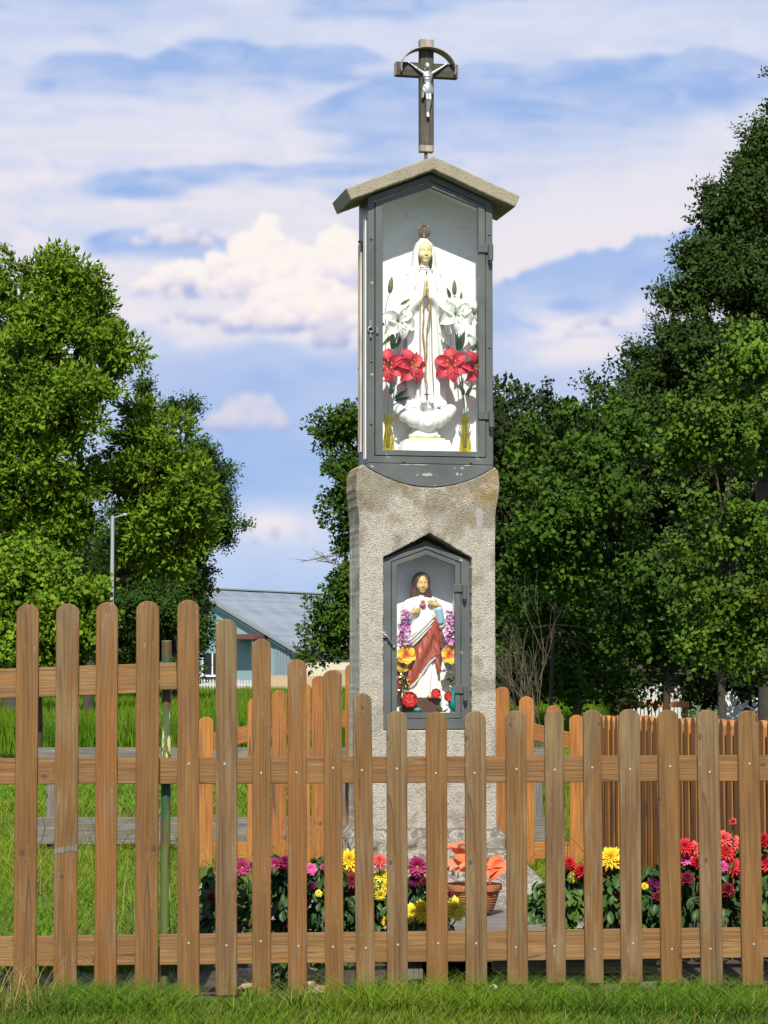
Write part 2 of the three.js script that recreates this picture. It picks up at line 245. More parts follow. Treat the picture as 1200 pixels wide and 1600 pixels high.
// pebbledash render of the pillar: 0.9 m across, 2.4 m up
const CW = 1024, CH = 2048, concH = new Float32Array(CW * CH);
const CX0 = -0.45, CSX = 0.9, CSY = 2.4;
const cBig = soft(256, 512, (u, v) => fb2(u * 9, v * 24, 9, 24, 61, 5)), cMid = soft(512, 1024, (u, v) => fb2(u * 26, v * 66, 26, 66, 62, 4)), cLich = soft(256, 512, (u, v) => fb2(u * 20, v * 54, 20, 54, 63, 4)), cMoss = soft(256, 512, (u, v) => fb2(u * 16, v * 43, 16, 43, 64, 4));
const concMap = tex(CW, CH, (u, v, px, py) => {
  const X = CX0 + u * CSX, Y = v * CSY, NX = 128, NY = 430, wq = cMid(u, v) * 3.2, gx = u * NX + wq, gy = v * NY + cBig(u, v) * 5 - wq * 0.6, ix = Math.floor(gx), iy = Math.floor(gy); let f1 = 9, f2 = 9, cid = 0;
  for (let j = -1; j <= 1; j++) for (let i = -1; i <= 1; i++) { const a = ix + i, b = iy + j, dx = a + hash(a, b, 5) - gx, dy = b + hash(a, b, 6) - gy, q = Math.hypot(dx, dy * 1.25); if (q < f1) { f2 = f1; f1 = q; cid = hash(a, b, 7); } else if (q < f2) f2 = q; }
  const gap = sst(0.0, 0.34, f2 - f1), big = cBig(u, v), mid = cMid(u, v);
  let c = mix3([0.4, 0.38, 0.33], [0.5, 0.48, 0.425], cid); if (cid > 0.93) c = [0.31, 0.28, 0.235]; if (hash(Math.floor(cid * 99991), 3, 3) > 0.92) c = [0.4, 0.335, 0.24];
  c = c.map((q) => q * mix(0.78, 1, gap) * (0.86 + 0.28 * mid));
  const grime = sst(0.5, 0.72, big * 0.8 + mid * 0.2 + 0.2 * sst(1.6, 2.25, Y) - 0.05); c = mix3(c, c.map((q, k) => q * [0.5, 0.46, 0.40][k]), grime * 0.68);
  const arc = 2.17 + 0.115 * ((X - 0.01) / 0.33) ** 2, near = arc - Y;                     // lichen below the metal apron and on the shoulders
  const lich = sst(0.5, 0.7, cLich(u, v) + 0.28 * Math.exp(-near / 0.03) + 0.2 * sst(0.2, 0.33, X) * sst(1.9, 2.15, Y) - 0.12) * sst(1.85, 2.1, Y); c = mix3(c, [0.33, 0.22, 0.065].map((q) => q * (0.5 + gap * 0.6)), lich * 0.6);
  const mossS = sst(0.56, 0.7, cMoss(u, v) + 0.16 * Math.exp(-near / 0.015)) * sst(1.95, 2.1, Y); c = mix3(c, [0.16, 0.125, 0.04], mossS * 0.45);
  const pd = Math.hypot((X - 0.262 + 0.02 * (Y - 1.98)) / (0.006 + 0.013 * sst(1.86, 2.06, Y)), Math.max(0, Math.abs(Y - 1.975) - 0.07) / 0.02) + (mid - 0.5) * 1.1, patch = 1 - sst(0.85, 1.05, pd); c = mix3(c, [0.29, 0.285, 0.265].map((q) => q * (0.8 + 0.4 * mid)), patch);
  concH[py * CW + px] = mix((1 - f1) * 0.55 + gap * 0.35 + (cid - 0.5) * 0.25, 0.8, patch * 0.85) + (mid - 0.5) * 0.3; return c;
});
const concBump = tex(CW, CH, (u, v, x, y) => concH[y * CW + x] * 0.85, false);
for (const t of [concMap, concBump]) { t.repeat.set(1 / CSX, 1 / CSY); t.offset.set(-CX0 / CSX, 0); }
const M = {};
M.pebble = new THREE.MeshStandardMaterial({ map: concMap, bumpMap: concBump, bumpScale: 0.0055, roughness: 0.95 });
// cast concrete: 0.5 m tile
function speckle(seed, a, b, dark, n = 512) { const hh = new Float32Array(n * n); const map = tex(n, n, (u, v, x, y) => { const big = fb2(u * 4, v * 4, 4, 4, seed, 5), fine = fb2(u * 60, v * 60, 60, 60, seed + 1, 3), pit = sst(0.72, 0.82, pn2(u * 90, v * 90, 90, 90, seed + 2)); hh[y * n + x] = 0.4 * big + 0.5 * fine - 0.4 * pit; return mix3(mix3(a, b, sst(0.3, 0.7, big * 0.6 + fine * 0.4)), dark, pit * 0.6 + 0.35 * sst(0.58, 0.75, big)); }); const bump = tex(n, n, (u, v, x, y) => clamp(hh[y * n + x] + 0.2), false); return [map, bump]; }
function speckMat(seed, a, b, dark, scale, bs, rough) { const [map, bumpMap] = speckle(seed, a, b, dark); map.repeat.set(1 / scale, 1 / scale); bumpMap.repeat.set(1 / scale, 1 / scale); return new THREE.MeshStandardMaterial({ map, bumpMap, bumpScale: bs, roughness: rough }); }
M.slab = speckMat(201, [0.25, 0.225, 0.17], [0.29, 0.265, 0.205], [0.19, 0.165, 0.12], 0.5, 0.002, 0.92);
M.plinth = speckMat(202, [0.25, 0.23, 0.195], [0.37, 0.345, 0.3], [0.13, 0.115, 0.095], 0.22, 0.008, 0.95);
M.rock = speckMat(203, [0.42, 0.3, 0.2], [0.52, 0.42, 0.31], [0.22, 0.16, 0.11], 0.25, 0.004, 0.9);
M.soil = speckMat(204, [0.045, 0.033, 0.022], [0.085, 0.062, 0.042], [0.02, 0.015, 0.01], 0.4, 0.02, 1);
// painted sheet metal with chips and runs
const metalMap = tex(512, 512, (u, v) => { const big = fb2(u * 5, v * 5, 5, 5, 301, 4), chip = sst(0.85, 0.87, fb2(u * 9, v * 18, 9, 18, 302, 5) + 0.1 * big), rust = sst(0.8, 0.85, fb2(u * 13, v * 6, 13, 6, 303, 4)); let c = [0.088, 0.1, 0.1].map((q) => q * (0.7 + 0.6 * big) * (0.94 + 0.12 * fb2(u * 3, v * 90, 3, 90, 305, 2))); c = mix3(c, [0.42, 0.43, 0.42], chip * 0.55); return mix3(c, [0.16, 0.09, 0.05], rust * 0.5); });
metalMap.repeat.set(2.2, 2.2);
M.metal = new THREE.MeshStandardMaterial({ map: metalMap, roughness: 0.42, metalness: 0.0 });
M.metalDark = std([0.06, 0.068, 0.072], 0.45);
M.steel = std([0.25, 0.26, 0.27], 0.4, { metalness: 0.6 });
const inMap = tex(256, 256, (u, v) => { const b = fb2(u * 6, v * 6, 6, 6, 311, 5), s = sst(0.7, 0.8, fb2(u * 12, v * 30, 12, 30, 312, 4)); return mix3([0.77, 0.79, 0.81], [0.62, 0.62, 0.6], s * 0.6).map((q) => q * (0.93 + 0.1 * b)); }); inMap.repeat.set(1.5, 1.5);
M.inside = new THREE.MeshStandardMaterial({ map: inMap, roughness: 0.6 });
M.pane = new THREE.MeshPhysicalMaterial({ color: lin(0.97, 0.98, 0.97), transmission: 1, thickness: 0, roughness: 0.0, ior: 1.45 });
M.plaster = std([0.76, 0.77, 0.78], 0.4);
M.ivory = std([0.62, 0.52, 0.27], 0.5); M.face = std([0.66, 0.56, 0.30], 0.5);
M.dark = std([0.03, 0.022, 0.018], 0.5); M.gold = std([0.42, 0.27, 0.07], 0.35, { metalness: 0.7 }); M.goldDull = std([0.20, 0.14, 0.05], 0.45, { metalness: 0.5 });
M.white = std([0.8, 0.8, 0.78], 0.5);
// ------------------------------------------------------------------ the wayside shrine
const SX = 0.215, SZ = -11.3, STURN = 12 * DEG;
const toWorld = (x, y, z) => new V3(x, y, z).applyAxisAngle(new V3(0, 1, 0), STURN).add(new V3(SX, 0, SZ));
const shrine = thing('wayside_shrine', 'tall pebbledashed shrine pillar with glazed metal cases and concrete gable roof', 'shrine', [SX, 0, SZ], STURN);
const penta = (xl, xr, yb, ys, ya, xa = (xl + xr) / 2) => [[xl, yb], [xr, yb], [xr, ys], [xa, ya], [xl, ys]];
function fray(pts, step, amp, seed, keep = () => true) {     // split an outline finely and make it uneven
  const out = [];
  pts.forEach((p, i) => { const q = pts[(i + 1) % pts.length], L = Math.hypot(q[0] - p[0], q[1] - p[1]), n = Math.max(1, Math.round(L / step)); for (let k = 0; k < n; k++) { const t = k / n, x = mix(p[0], q[0], t), y = mix(p[1], q[1], t), a = keep(x, y) ? amp : 0; out.push([x + a * (n3(x * 60, y * 60, 1, seed) * 2 - 1 + n3(x * 17, y * 17, 2, seed) - 0.5), y + a * (n3(x * 60, y * 60, 5, seed) * 2 - 1)]); } });
  return out;
}
{
  const arcY = (x) => 2.165 + 0.1 * ((x - 0.01) / 0.325) ** 2, arc = []; for (let i = 0; i <= 24; i++) { const x = mix(0.336, -0.31, i / 24); arc.push([x, arcY(x) - 0.004]); }
  const side = [[-0.346, 0.49], [0.346, 0.49], [0.343, 1.2], [0.3425, 1.9], [0.346, 2.05], [0.362, 2.125], [0.366, 2.19], [0.36, 2.245], [0.345, 2.268]], left = [[-0.322, 2.27], [-0.345, 2.255], [-0.358, 2.22], [-0.36, 2.16], [-0.352, 2.08], [-0.343, 1.98], [-0.3415, 1.2]];
  const outline = fray([...side, ...arc, ...left], 0.007, 0.0011, 3), hole = fray(penta(-0.222, 0.223, 0.972, 1.816, 1.937, 0.012), 0.012, 0.0026, 4, (x, y) => y > 1.0);
  const g = extr(outline, 0.205, 0.006, [hole], 2); g.translate(0, 0, -0.205); const g2 = extr(outline, 0.05, 0.004); g2.translate(0, 0, -0.255);
  part('pillar', merge([g, g2]), M.pebble, shrine);
  // footing: a short collar, then a rough sloping foot
  const foot = net((x, y, z) => { const zz = z + 0.125, hw = y > 0.455 ? mix(0.395, 0.352, (y - 0.455) / 0.05) : y > 0.39 ? 0.395 : 0.395 + (0.39 - y) * 0.92, hd = hw - 0.215; const r = 0.02, qx = Math.abs(x) - hw + r, qz = Math.abs(zz) - hd + r, d = Math.hypot(Math.max(qx, 0), Math.max(qz, 0)) + Math.min(Math.max(qx, qz), 0) - r; return Math.max(d * 0.78 + (n3(x * 38, y * 38, z * 38, 7) - 0.5) * 0.02 + (n3(x * 11, y * 11, z * 11, 8) - 0.5) * 0.03, y - 0.502, -y - 0.05); }, [-0.86, -0.06, -0.72], [0.86, 0.52, 0.48], 0.018);
  part('footing', foot, M.plinth, shrine, 'rough concrete footing sloping outward at the base');
  // lower glazed niche
  const nic = sub('niche_case', shrine);
  const ring = (a, b, z0, z1, mat, name, bev = 0.002) => { const r = extr(a, z1 - z0, bev, [b]); r.translate(0, 0, z0); return part(name, r, mat, nic); };
  ring(penta(-0.2195, 0.2195, 0.976, 1.81, 1.874, 0.002), penta(-0.1785, 0.175, 1.026, 1.795, 1.86, 0), -0.062, -0.028, M.metal, 'casing');
  ring(penta(-0.217, 0.217, 0.98, 1.81, 1.9, 0.004), penta(-0.176, 0.172, 1.028, 1.793, 1.857, 0), -0.075, -0.0625, M.metalDark, 'lining', 0);
  ring(penta(-0.182, 0.178, 1.022, 1.80, 1.866, 0), penta(-0.174, 0.17, 1.03, 1.793, 1.858, 0), -0.197, -0.0755, M.inside, 'inner_wall', 0);
  const bk = extr(penta(-0.181, 0.177, 1.023, 1.798, 1.864, 0), 0.005); bk.translate(0, 0, -0.2035); part('back_panel', bk, M.inside, nic);
  const door = sub('niche_door', shrine);
  const dg = extr(penta(-0.1755, 0.172, 1.029, 1.7915, 1.8555, 0), 0.02, 0.002, [penta(-0.149, 0.144, 1.057, 1.778, 1.831, 0)]); dg.translate(0, 0, -0.047); part('door_frame', dg, M.metal, door);
  const pg = new THREE.ShapeGeometry(shape(penta(-0.152, 0.147, 1.054, 1.78, 1.834, 0))); pg.translate(0, 0, -0.04); part('glass_pane', pg, M.pane, door);
  const hinge = (x, y, z, s, par) => { const leaf = rbox(0.05 * s, 0.042 * s, 0.006, 0.002); moved(leaf, x - 0.034 * s, y + 0.014 * s, z); const brl = new THREE.CylinderGeometry(0.0125 * s, 0.0125 * s, 0.075 * s, 10); moved(brl, x, y - 0.008, z + 0.012); const pin = new THREE.CylinderGeometry(0.0085 * s, 0.0085 * s, 0.016 * s, 8); moved(pin, x, y - 0.052 * s, z + 0.012); const h = part('hinge', merge([leaf, brl]), M.metal, par); part('hinge_pin', pin, M.dark, par); return h; };
  hinge(0.188, 1.655, -0.022, 0.9, door); hinge(0.191, 1.157, -0.022, 0.9, door);
  const lt0 = part('latch', merge([tube([new V3(-0.214, 1.44, -0.03), new V3(-0.2, 1.425, -0.022), new V3(-0.185, 1.405, -0.026), new V3(-0.165, 1.378, -0.032)], 0.006, 0.004, 6), moved(new THREE.TorusGeometry(0.012, 0.004, 6, 12), -0.212, 1.437, -0.03), moved(new THREE.SphereGeometry(0.009, 8, 6), -0.166, 1.378, -0.034)]), M.steel, door); lt0.position.z = 0.014;
  // upper glazed case
  const XC = 0.0175, cas = sub('upper_case', shrine), ring2 = (a, b, z0, z1, mat, name, bev = 0.002) => { const r = extr(a, z1 - z0, bev, [b]); r.translate(0, 0, z0); return part(name, r, mat, cas); };
  const P2 = (i, yb) => { const hw = 0.3175 - i; return penta(XC - hw, XC + hw, yb, 3.730 - 0.41 * hw - i - 0.003, 3.727 - i, XC); };
  ring2(P2(0, 2.279), penta(-0.266, 0.2995, 2.313, 3.5794, 3.6932, XC), -0.03, -0.005, M.metal, 'casing');
  ring2(P2(0.0015, 2.28), P2(0.014, 2.294), -0.236, -0.0305, M.metal, 'case_body', 0);
  ring2(P2(0.0145, 2.2945), P2(0.02, 2.30), -0.225, -0.031, M.inside, 'inner_wall', 0);
  const bp = extr(P2(0.014, 2.295), 0.006); bp.translate(0, 0, -0.232); part('back_panel', bp, M.inside, cas);
  const floorG = rbox(0.59, 0.04, 0.19, 0.002); moved(floorG, XC, 2.3205, -0.128); part('case_floor', floorG, M.inside, cas);
  const strip = rbox(0.008, 1.05, 0.062, 0.002); moved(strip, -0.3035, 2.87, -0.185); part('side_batten', strip, woodMat(141, [0.5, 0.4, 0.3], [0.62, 0.55, 0.47], 0.6, 1, 0.8), cas, 'peeling pale wooden batten on the side');
  const lightStrip = rbox(0.006, 1.2, 0.05, 0.002); moved(lightStrip, -0.3035, 2.9, -0.062); part('side_strip', lightStrip, std([0.68, 0.7, 0.68], 0.45), cas, 'pale flaking painted strip on the side');
  const d2 = sub('upper_door', shrine);
  const df = extr(penta(-0.2625, 0.296, 2.3165, 3.5758, 3.6886, XC), 0.026, 0.002, [penta(-0.2246, 0.2616, 2.344, 3.5671, 3.6583, XC)]); df.translate(0, 0, -0.028); part('door_frame', df, M.metal, d2);
  const p2 = new THREE.ShapeGeometry(shape(penta(-0.228, 0.265, 2.341, 3.5691, 3.6614, XC))); p2.translate(0, 0, -0.018); part('glass_pane', p2, M.pane, d2);
  hinge(0.32, 3.3472, 0.004, 1.05, d2); hinge(0.321, 2.512, 0.004, 1.05, d2);
  part('latch', merge([moved(new THREE.TorusGeometry(0.013, 0.004, 6, 12), -0.288, 2.935, 0.004, 0, 0, 0), rbox(0.014, 0.03, 0.006, 0.002).translate(-0.288, 2.965, 0), rbox(0.012, 0.03, 0.012, 0.003).translate(-0.255, 2.93, 0.004), moved(new THREE.CylinderGeometry(0.006, 0.006, 0.02, 8), -0.288, 2.905, 0.004)]), M.steel, d2);
  const riv = new THREE.SphereGeometry(0.0065, 8, 6);
  for (const [x, y] of [[-0.283, 3.3880], [-0.283, 2.47], [-0.283, 2.78], [0.318, 3.4340], [0.318, 2.865], [0.318, 2.435], [-0.12, 2.288], [0.222, 2.29]]) part('rivet', riv, M.metal, cas).position.set(x, y, -0.004);
  for (const y of [3.4085, 2.77]) part('rivet', riv, M.metal, cas).position.set(-0.305, y, -0.2);
  // curved metal apron below the case, with flaked paint
  const ap = []; for (let i = 0; i <= 24; i++) { const x = mix(-0.3, 0.335, i / 24); ap.push([x, Math.min(2.274, arcY(x))]); }
  const ag = extr([[-0.3, 2.277], ...ap, [0.335, 2.277]].reverse(), 0.235, 0.002); ag.translate(0, 0, -0.238); const apron = part('apron', ag, M.metal, shrine, 'grey sheet metal apron with a curved lower edge');
  const chip = (cx, cy, w, h, s) => { const p = []; for (let i = 0; i < 22; i++) { const a = i / 22 * 6.283, r = 0.6 + 0.7 * n3(Math.cos(a) * 3, Math.sin(a) * 3, s, 9); p.push([cx + Math.cos(a) * w * r, cy + Math.sin(a) * h * r]); } const g = new THREE.ShapeGeometry(shape(p)); g.translate(0, 0, -0.0005); return g; };
  const flake = std([0.3, 0.315, 0.32], 0.6); for (const q of [chip(-0.005, 2.225, 0.03, 0.009, 1), chip(0.15, 2.23, 0.008, 0.008, 2), chip(0.17, 2.228, 0.005, 0.006, 3), chip(-0.03, 2.2725, 0.05, 0.003, 4), chip(-0.11, 2.2715, 0.03, 0.003, 5), chip(0.2, 2.273, 0.02, 0.003, 6)]) part('flaked_patch', q, flake, apron);
  // gable roof slab
  const a0 = 22.3 * DEG, tx = 0.062 * Math.sin(a0), ty = 0.062 * Math.cos(a0), W2 = 0.44, ya = 3.801, ye = ya - W2 * Math.tan(a0), yu = ya - 0.062 / Math.cos(a0);
  const rf = extr(fray([[XC, ya], [XC - W2, ye], [XC - W2 + tx, ye - ty], [XC, yu], [XC + W2 - tx, ye - ty], [XC + W2, ye]], 0.02, 0.0022, 12), 0.37, 0.006, [], 2); rf.translate(0, 0, -0.305); part('roof_slab', rf, M.slab, shrine, 'weathered concrete gable roof slab');
}
// ------------------------------------------------------------------ cross on the roof
{
  const c = thing('crucifix', 'dark wooden cross with silver figure and arched hood on the shrine roof', 'crucifix', toWorld(0.018, 3.798, -0.1), STURN);
  const dw = woodMat(151, [0.048, 0.042, 0.034], [0.08, 0.073, 0.06], 0.45, 1, 0.8), lt = woodMat(152, [0.2, 0.17, 0.13], [0.28, 0.245, 0.2], 0.6, 0, 0.8), Y = (v) => (v - 3.827) * 1.034 + 0.057;
  const up = rbox(0.07, 0.515, 0.045, 0.003); moved(up, 0, Y(4.082), 0); part('upright', up, dw, c);
  const tip = rbox(0.0712, 0.05, 0.046, 0.003); moved(tip, 0, Y(4.3575), 0); part('upright_tip', tip, lt, c, 'bare pale wood at the head of the cross');
  const heel = rbox(0.0712, 0.034, 0.046, 0.003); moved(heel, 0, Y(3.844), 0); part('upright_heel', heel, lt, c, 'pale bare patch at the foot of the cross');
  for (const s of [-1, 1]) { const ar = rbox(0.1225, 0.07, 0.043, 0.003); moved(boxUV(ar, 1, 0, 0, true), s * 0.0965, Y(4.23), 0); part('cross_arm', ar, dw, c); }
  for (const s of [-1, 1]) { const e = rbox(0.003, 0.068, 0.041, 0.001); moved(e, s * 0.1593, Y(4.23), 0); part('arm_end', e, lt, c); }
  const o = [], q = []; for (let i = 0; i <= 28; i++) { const t = Math.PI * (i / 28 * 1.12 - 0.06); o.push([Math.cos(t) * 0.142, Y(4.228) + Math.sin(t) * 0.112]); q.unshift([Math.cos(t) * 0.137, Y(4.228) + Math.sin(t) * 0.107]); }
  const hood = extr([...o, ...q], 0.075, 0.001); hood.translate(0, 0, -0.012); part('hood', hood, std([0.26, 0.23, 0.19], 0.6), c, 'thin arched strip over the arms of the cross');
  part('spike', moved(new THREE.CylinderGeometry(0.0085, 0.0085, 0.075, 8), -0.002, 0.03, 0), std([0.16, 0.07, 0.04], 0.8), c);
  const fig = (x, y, z) => {
    let d = ell(x, y, z, [-0.003, 0.462, 0.012], [0.0135, 0.018, 0.0145]);
    d = smin(d, cap(x, y, z, [-0.001, 0.448, 0.008], [0, 0.435, 0.005], 0.007, 0.009), 0.006);
    d = smin(d, smin(ell(x, y, z, [0, 0.418, 0.003], [0.026, 0.026, 0.014]), ell(x, y, z, [0, 0.385, 0.003], [0.018, 0.026, 0.012]), 0.012), 0.008);
    d = smin(d, cap(x, y, z, [-0.022, 0.432, 0.002], [-0.056, 0.455, -0.001], 0.0085, 0.0066), 0.006); d = smin(d, cap(x, y, z, [-0.056, 0.455, -0.001], [-0.088, 0.478, -0.004], 0.0066, 0.0042), 0.003); d = smin(d, ell(x, y, z, [-0.094, 0.482, -0.004], [0.007, 0.006, 0.004]), 0.003);
    d = smin(d, cap(x, y, z, [0.022, 0.432, 0.002], [0.06, 0.457, -0.001], 0.0085, 0.0066), 0.006); d = smin(d, cap(x, y, z, [0.06, 0.457, -0.001], [0.094, 0.481, -0.004], 0.0066, 0.0042), 0.003); d = smin(d, ell(x, y, z, [0.1, 0.485, -0.004], [0.007, 0.006, 0.004]), 0.003);
    for (const s of [-1, 1]) { d = smin(d, cap(x, y, z, [s * 0.009, 0.365, 0.003], [s * 0.007 + 0.003, 0.3, 0.014], 0.0125, 0.0085), 0.005); d = smin(d, cap(x, y, z, [s * 0.007 + 0.003, 0.3, 0.014], [s * 0.003 + 0.001, 0.235, 0.003], 0.0085, 0.0048), 0.003); d = smin(d, cap(x, y, z, [s * 0.003 + 0.001, 0.235, 0.003], [s * 0.004, 0.214, 0.01], 0.005, 0.004), 0.003); }
    return d + 0.0006 * Math.sin(y * 420) * (y > 0.395 && y < 0.42 ? 1 : 0);
  };
  const body = net(fig, [-0.112, 0.2, -0.018], [0.116, 0.49, 0.036], 0.0032); const silver = std([0.44, 0.45, 0.46], 0.4, { metalness: 0.85 });
  const bm = part('figure', body, silver, c, 'small silver figure with outstretched arms'); bm.position.z = 0.032; bm.position.y = 0.012; bm.scale.set(1, 1.02, 1);
  const cloth = net((x, y, z) => { const w = 0.02 + (0.385 - y) * 0.12 + 0.0016 * Math.sin((x * 0.8 + y * 0.5) * 420); let d = ell(x, y, z, [0.001, 0.35, 0.005], [w + 0.004, 0.045, 0.018]); d = Math.max(d, y - 0.384, 0.328 - y); d = smin(d, cap(x, y, z, [-0.022, 0.365, 0.008], [-0.026, 0.31, 0.006], 0.006, 0.007), 0.006); return d; }, [-0.045, 0.29, -0.02], [0.04, 0.4, 0.035], 0.0032);
  part('loincloth', cloth, silver, bm); const hair = net((x, y, z) => Math.min(smax(ell(x, y, z, [-0.003, 0.466, 0.008], [0.0165, 0.02, 0.016]), -ell(x, y, z, [-0.003, 0.457, 0.026], [0.011, 0.018, 0.012]), 0.003), smin(cap(x, y, z, [-0.014, 0.46, 0.01], [-0.017, 0.437, 0.01], 0.005, 0.003), cap(x, y, z, [0.008, 0.46, 0.01], [0.013, 0.437, 0.01], 0.005, 0.003), 0.002)), [-0.03, 0.42, -0.015], [0.025, 0.495, 0.035], 0.0026);
  part('hair', hair, silver, bm);
}
// ------------------------------------------------------------------ white statue in the upper case
const faceF = (x, y, z, s = 1) => {                        // a head about the origin, chin at -0.5, 1 unit = head height / 1
  let d = ell(x, y, z, [0, 0.1, -0.03], [0.355, 0.43, 0.40]); d = smin(d, ell(x, y, z, [0, -0.17, 0.06], [0.245, 0.33, 0.28]), 0.14); d = smin(d, ell(x, y, z, [0, -0.40, 0.2], [0.10, 0.085, 0.09]), 0.09);
  for (const k of [-1, 1]) { d = smax(d, -ell(x, y, z, [k * 0.135, 0.015, 0.405], [0.095, 0.06, 0.085]), 0.06); d = smin(d, ell(x, y, z, [k * 0.135, -0.005, 0.262], [0.07, 0.045, 0.06]), 0.02); d = smin(d, ell(x, y, z, [k * 0.17, -0.15, 0.22], [0.1, 0.1, 0.09]), 0.1); }
  d = smin(d, cap(x, y, z, [0, 0.06, 0.335], [0, -0.13, 0.405], 0.03, 0.042), 0.045); d = smin(d, ell(x, y, z, [0, -0.15, 0.375], [0.065, 0.035, 0.045]), 0.03);
  d = smin(d, ell(x, y, z, [0, -0.245, 0.325], [0.09, 0.024, 0.045]), 0.02); d = smin(d, ell(x, y, z, [0, -0.285, 0.315], [0.075, 0.026, 0.045]), 0.02); return d * s;
};
function handPair(side) {                                  // one praying hand: palm, four fingers, thumb, pointing up
  return (x, y, z) => {
    let d = ell(x, y, z, [side * 0.007, 0.0, 0], [0.0075, 0.026, 0.019]);
    for (let i = 0; i < 4; i++) { const zz = -0.0135 + i * 0.009, L = [0.036, 0.045, 0.048, 0.04][i]; d = smin(d, cap(x, y, z, [side * 0.0068, 0.016, zz], [side * 0.0052, 0.02 + L, zz * 0.55 - 0.002], 0.0052, 0.0036), 0.0025); }
    d = smin(d, cap(x, y, z, [side * 0.01, -0.008, 0.016], [side * 0.006, 0.028, 0.021], 0.006, 0.0042), 0.004); return d;
  };
}
{
  const PX = 0.00321, base = 2.341, cx = (664 - 668.5) * PX + 0.03;
  const st = thing('statue', 'white robed statue with praying hands and wire crown in the upper case', 'statue', toWorld(cx, base, -0.135), STURN); st.scale.y = 1.02;
  // pedestal and cloud
  const ped = extr([[-0.132, 0], [0.132, 0], [0.126, 0.03], [0.112, 0.062], [-0.112, 0.062], [-0.126, 0.03]], 0.13, 0.004); ped.translate(0, 0, -0.06); part('pedestal', ped, M.plaster, st);
  const cream = rbox(0.185, 0.012, 0.11, 0.004); moved(cream, 0, 0.067, 0.002); part('pedestal_band', cream, M.ivory, st, 'yellowed band on top of the pedestal');
  const cloud = net((x, y, z) => {
    let d = smin(ell(x, y, z, [0, 0.085, 0], [0.082, 0.022, 0.05]), ell(x, y, z, [0, 0.2, -0.015], [0.135, 0.045, 0.05]), 0.05); d = smin(d, ell(x, y, z, [0, 0.11, 0], [0.06, 0.03, 0.045]), 0.03);
    const sc = (px, py, pz, r, sq = 1) => ell(x, y, z, [px, py, pz], [r, r * sq, r * 0.85]);
    d = Math.min(d, sc(0.002, 0.152, 0.042, 0.052, 0.95), sc(-0.052, 0.168, 0.03, 0.052, 0.92), sc(0.056, 0.17, 0.03, 0.052, 0.92), sc(-0.096, 0.19, 0.012, 0.046, 0.85), sc(0.1, 0.194, 0.012, 0.046, 0.85), sc(-0.132, 0.214, -0.004, 0.03), sc(0.135, 0.218, -0.004, 0.03), sc(0.025, 0.222, 0.032, 0.036, 0.6), sc(-0.05, 0.226, 0.024, 0.034, 0.6), sc(0.085, 0.238, 0.012, 0.03, 0.7));
    const a = Math.atan2(y - 0.165, x - 0.004); return d + 0.0012 * Math.sin(Math.hypot(x, y - 0.15) * 230);
  }, [-0.18, 0.06, -0.075], [0.18, 0.29, 0.105], 0.006); part('cloud_base', cloud, M.plaster, st);
  // robe: body, arms and hanging mantle in one surface
  const prof = (t, arr) => { for (let i = 1; i < arr.length; i++) if (t <= arr[i][0]) return mix(arr[i - 1][1], arr[i][1], sst(arr[i - 1][0], arr[i][0], t)); return arr[arr.length - 1][1]; };
  const HW = [[0.22, 0.095], [0.3, 0.09], [0.5, 0.088], [0.7, 0.077], [0.83, 0.072], [0.885, 0.06], [0.93, 0.022]], HD = [[0.22, 0.06], [0.5, 0.055], [0.7, 0.055], [0.85, 0.05], [0.93, 0.025]];
  const robeF = (x, y, z) => {
    const w = prof(y, HW), dd = prof(y, HD), th = Math.atan2(x / w, (z + 0.005) / dd), fold = (0.0085 * Math.sin(th * 7 + Math.sin(y * 9) * 0.6) + 0.0045 * Math.sin(th * 15 + y * 5)) * sst(0.8, 0.6, y);
    let d = (Math.hypot(x / w, (z + 0.005) / dd) - 1) * Math.min(w, dd) * 0.85 + fold;
    for (const s of [-1, 1]) { d = smin(d, cap(x, y, z, [s * 0.069, 0.845, -0.005], [s * 0.102, 0.70, 0.012], 0.033, 0.033), 0.03); d = smin(d, cap(x, y, z, [s * 0.102, 0.70, 0.012], [s * 0.022, 0.765, 0.06], 0.036, 0.02), 0.025); }
    return Math.max(d, y - 0.935, 0.225 - y);
  };
  part('robe', net(robeF, [-0.17, 0.2, -0.09], [0.17, 0.95, 0.105], 0.0062), M.plaster, st);
  // mantle: falls from the head over the shoulders and elbows, open in front
  const MW = [[0.28, 0.122], [0.55, 0.12], [0.7, 0.126], [0.8, 0.113], [0.88, 0.092], [0.93, 0.066], [0.985, 0.059], [1.03, 0.047], [1.062, 0.022], [1.08, 0.004]], MD = [[0.28, 0.05], [0.7, 0.062], [0.88, 0.06], [0.95, 0.058], [1.03, 0.05], [1.08, 0.004]];
  const mantleF = (x, y, z) => {
    const w = prof(y, MW), dd = prof(y, MD), th = Math.atan2(x / w, z / dd), fold = 0.007 * Math.sin(th * 11 + y * 7 + Math.sin(y * 14)) * sst(0.92, 0.78, y), o = (Math.hypot(x / w, (z + 0.012) / dd) - 1) * Math.min(w, dd) * 0.9 + fold, i = o + 0.012;
    const open = y > 0.9 ? ell(x, y, z, [0, 0.965, 0.06], [0.041, 0.088, 0.075]) : Math.max(Math.abs(x) - mix(0.034, 0.1, sst(0.9, 0.66, y)) - 0.02 * sst(0.6, 0.3, y), -z + 0.0);
    let d = Math.max(o, -i); d = smax(d, -open, 0.006); const low = 0.30 + 0.34 * sst(0.02, 0.13, Math.abs(x)) * sst(-0.02, 0.02, z); return Math.max(d, low - y);
  };
  part('mantle', net(mantleF, [-0.175, 0.27, -0.085], [0.175, 1.09, 0.08], 0.0055), M.plaster, st);
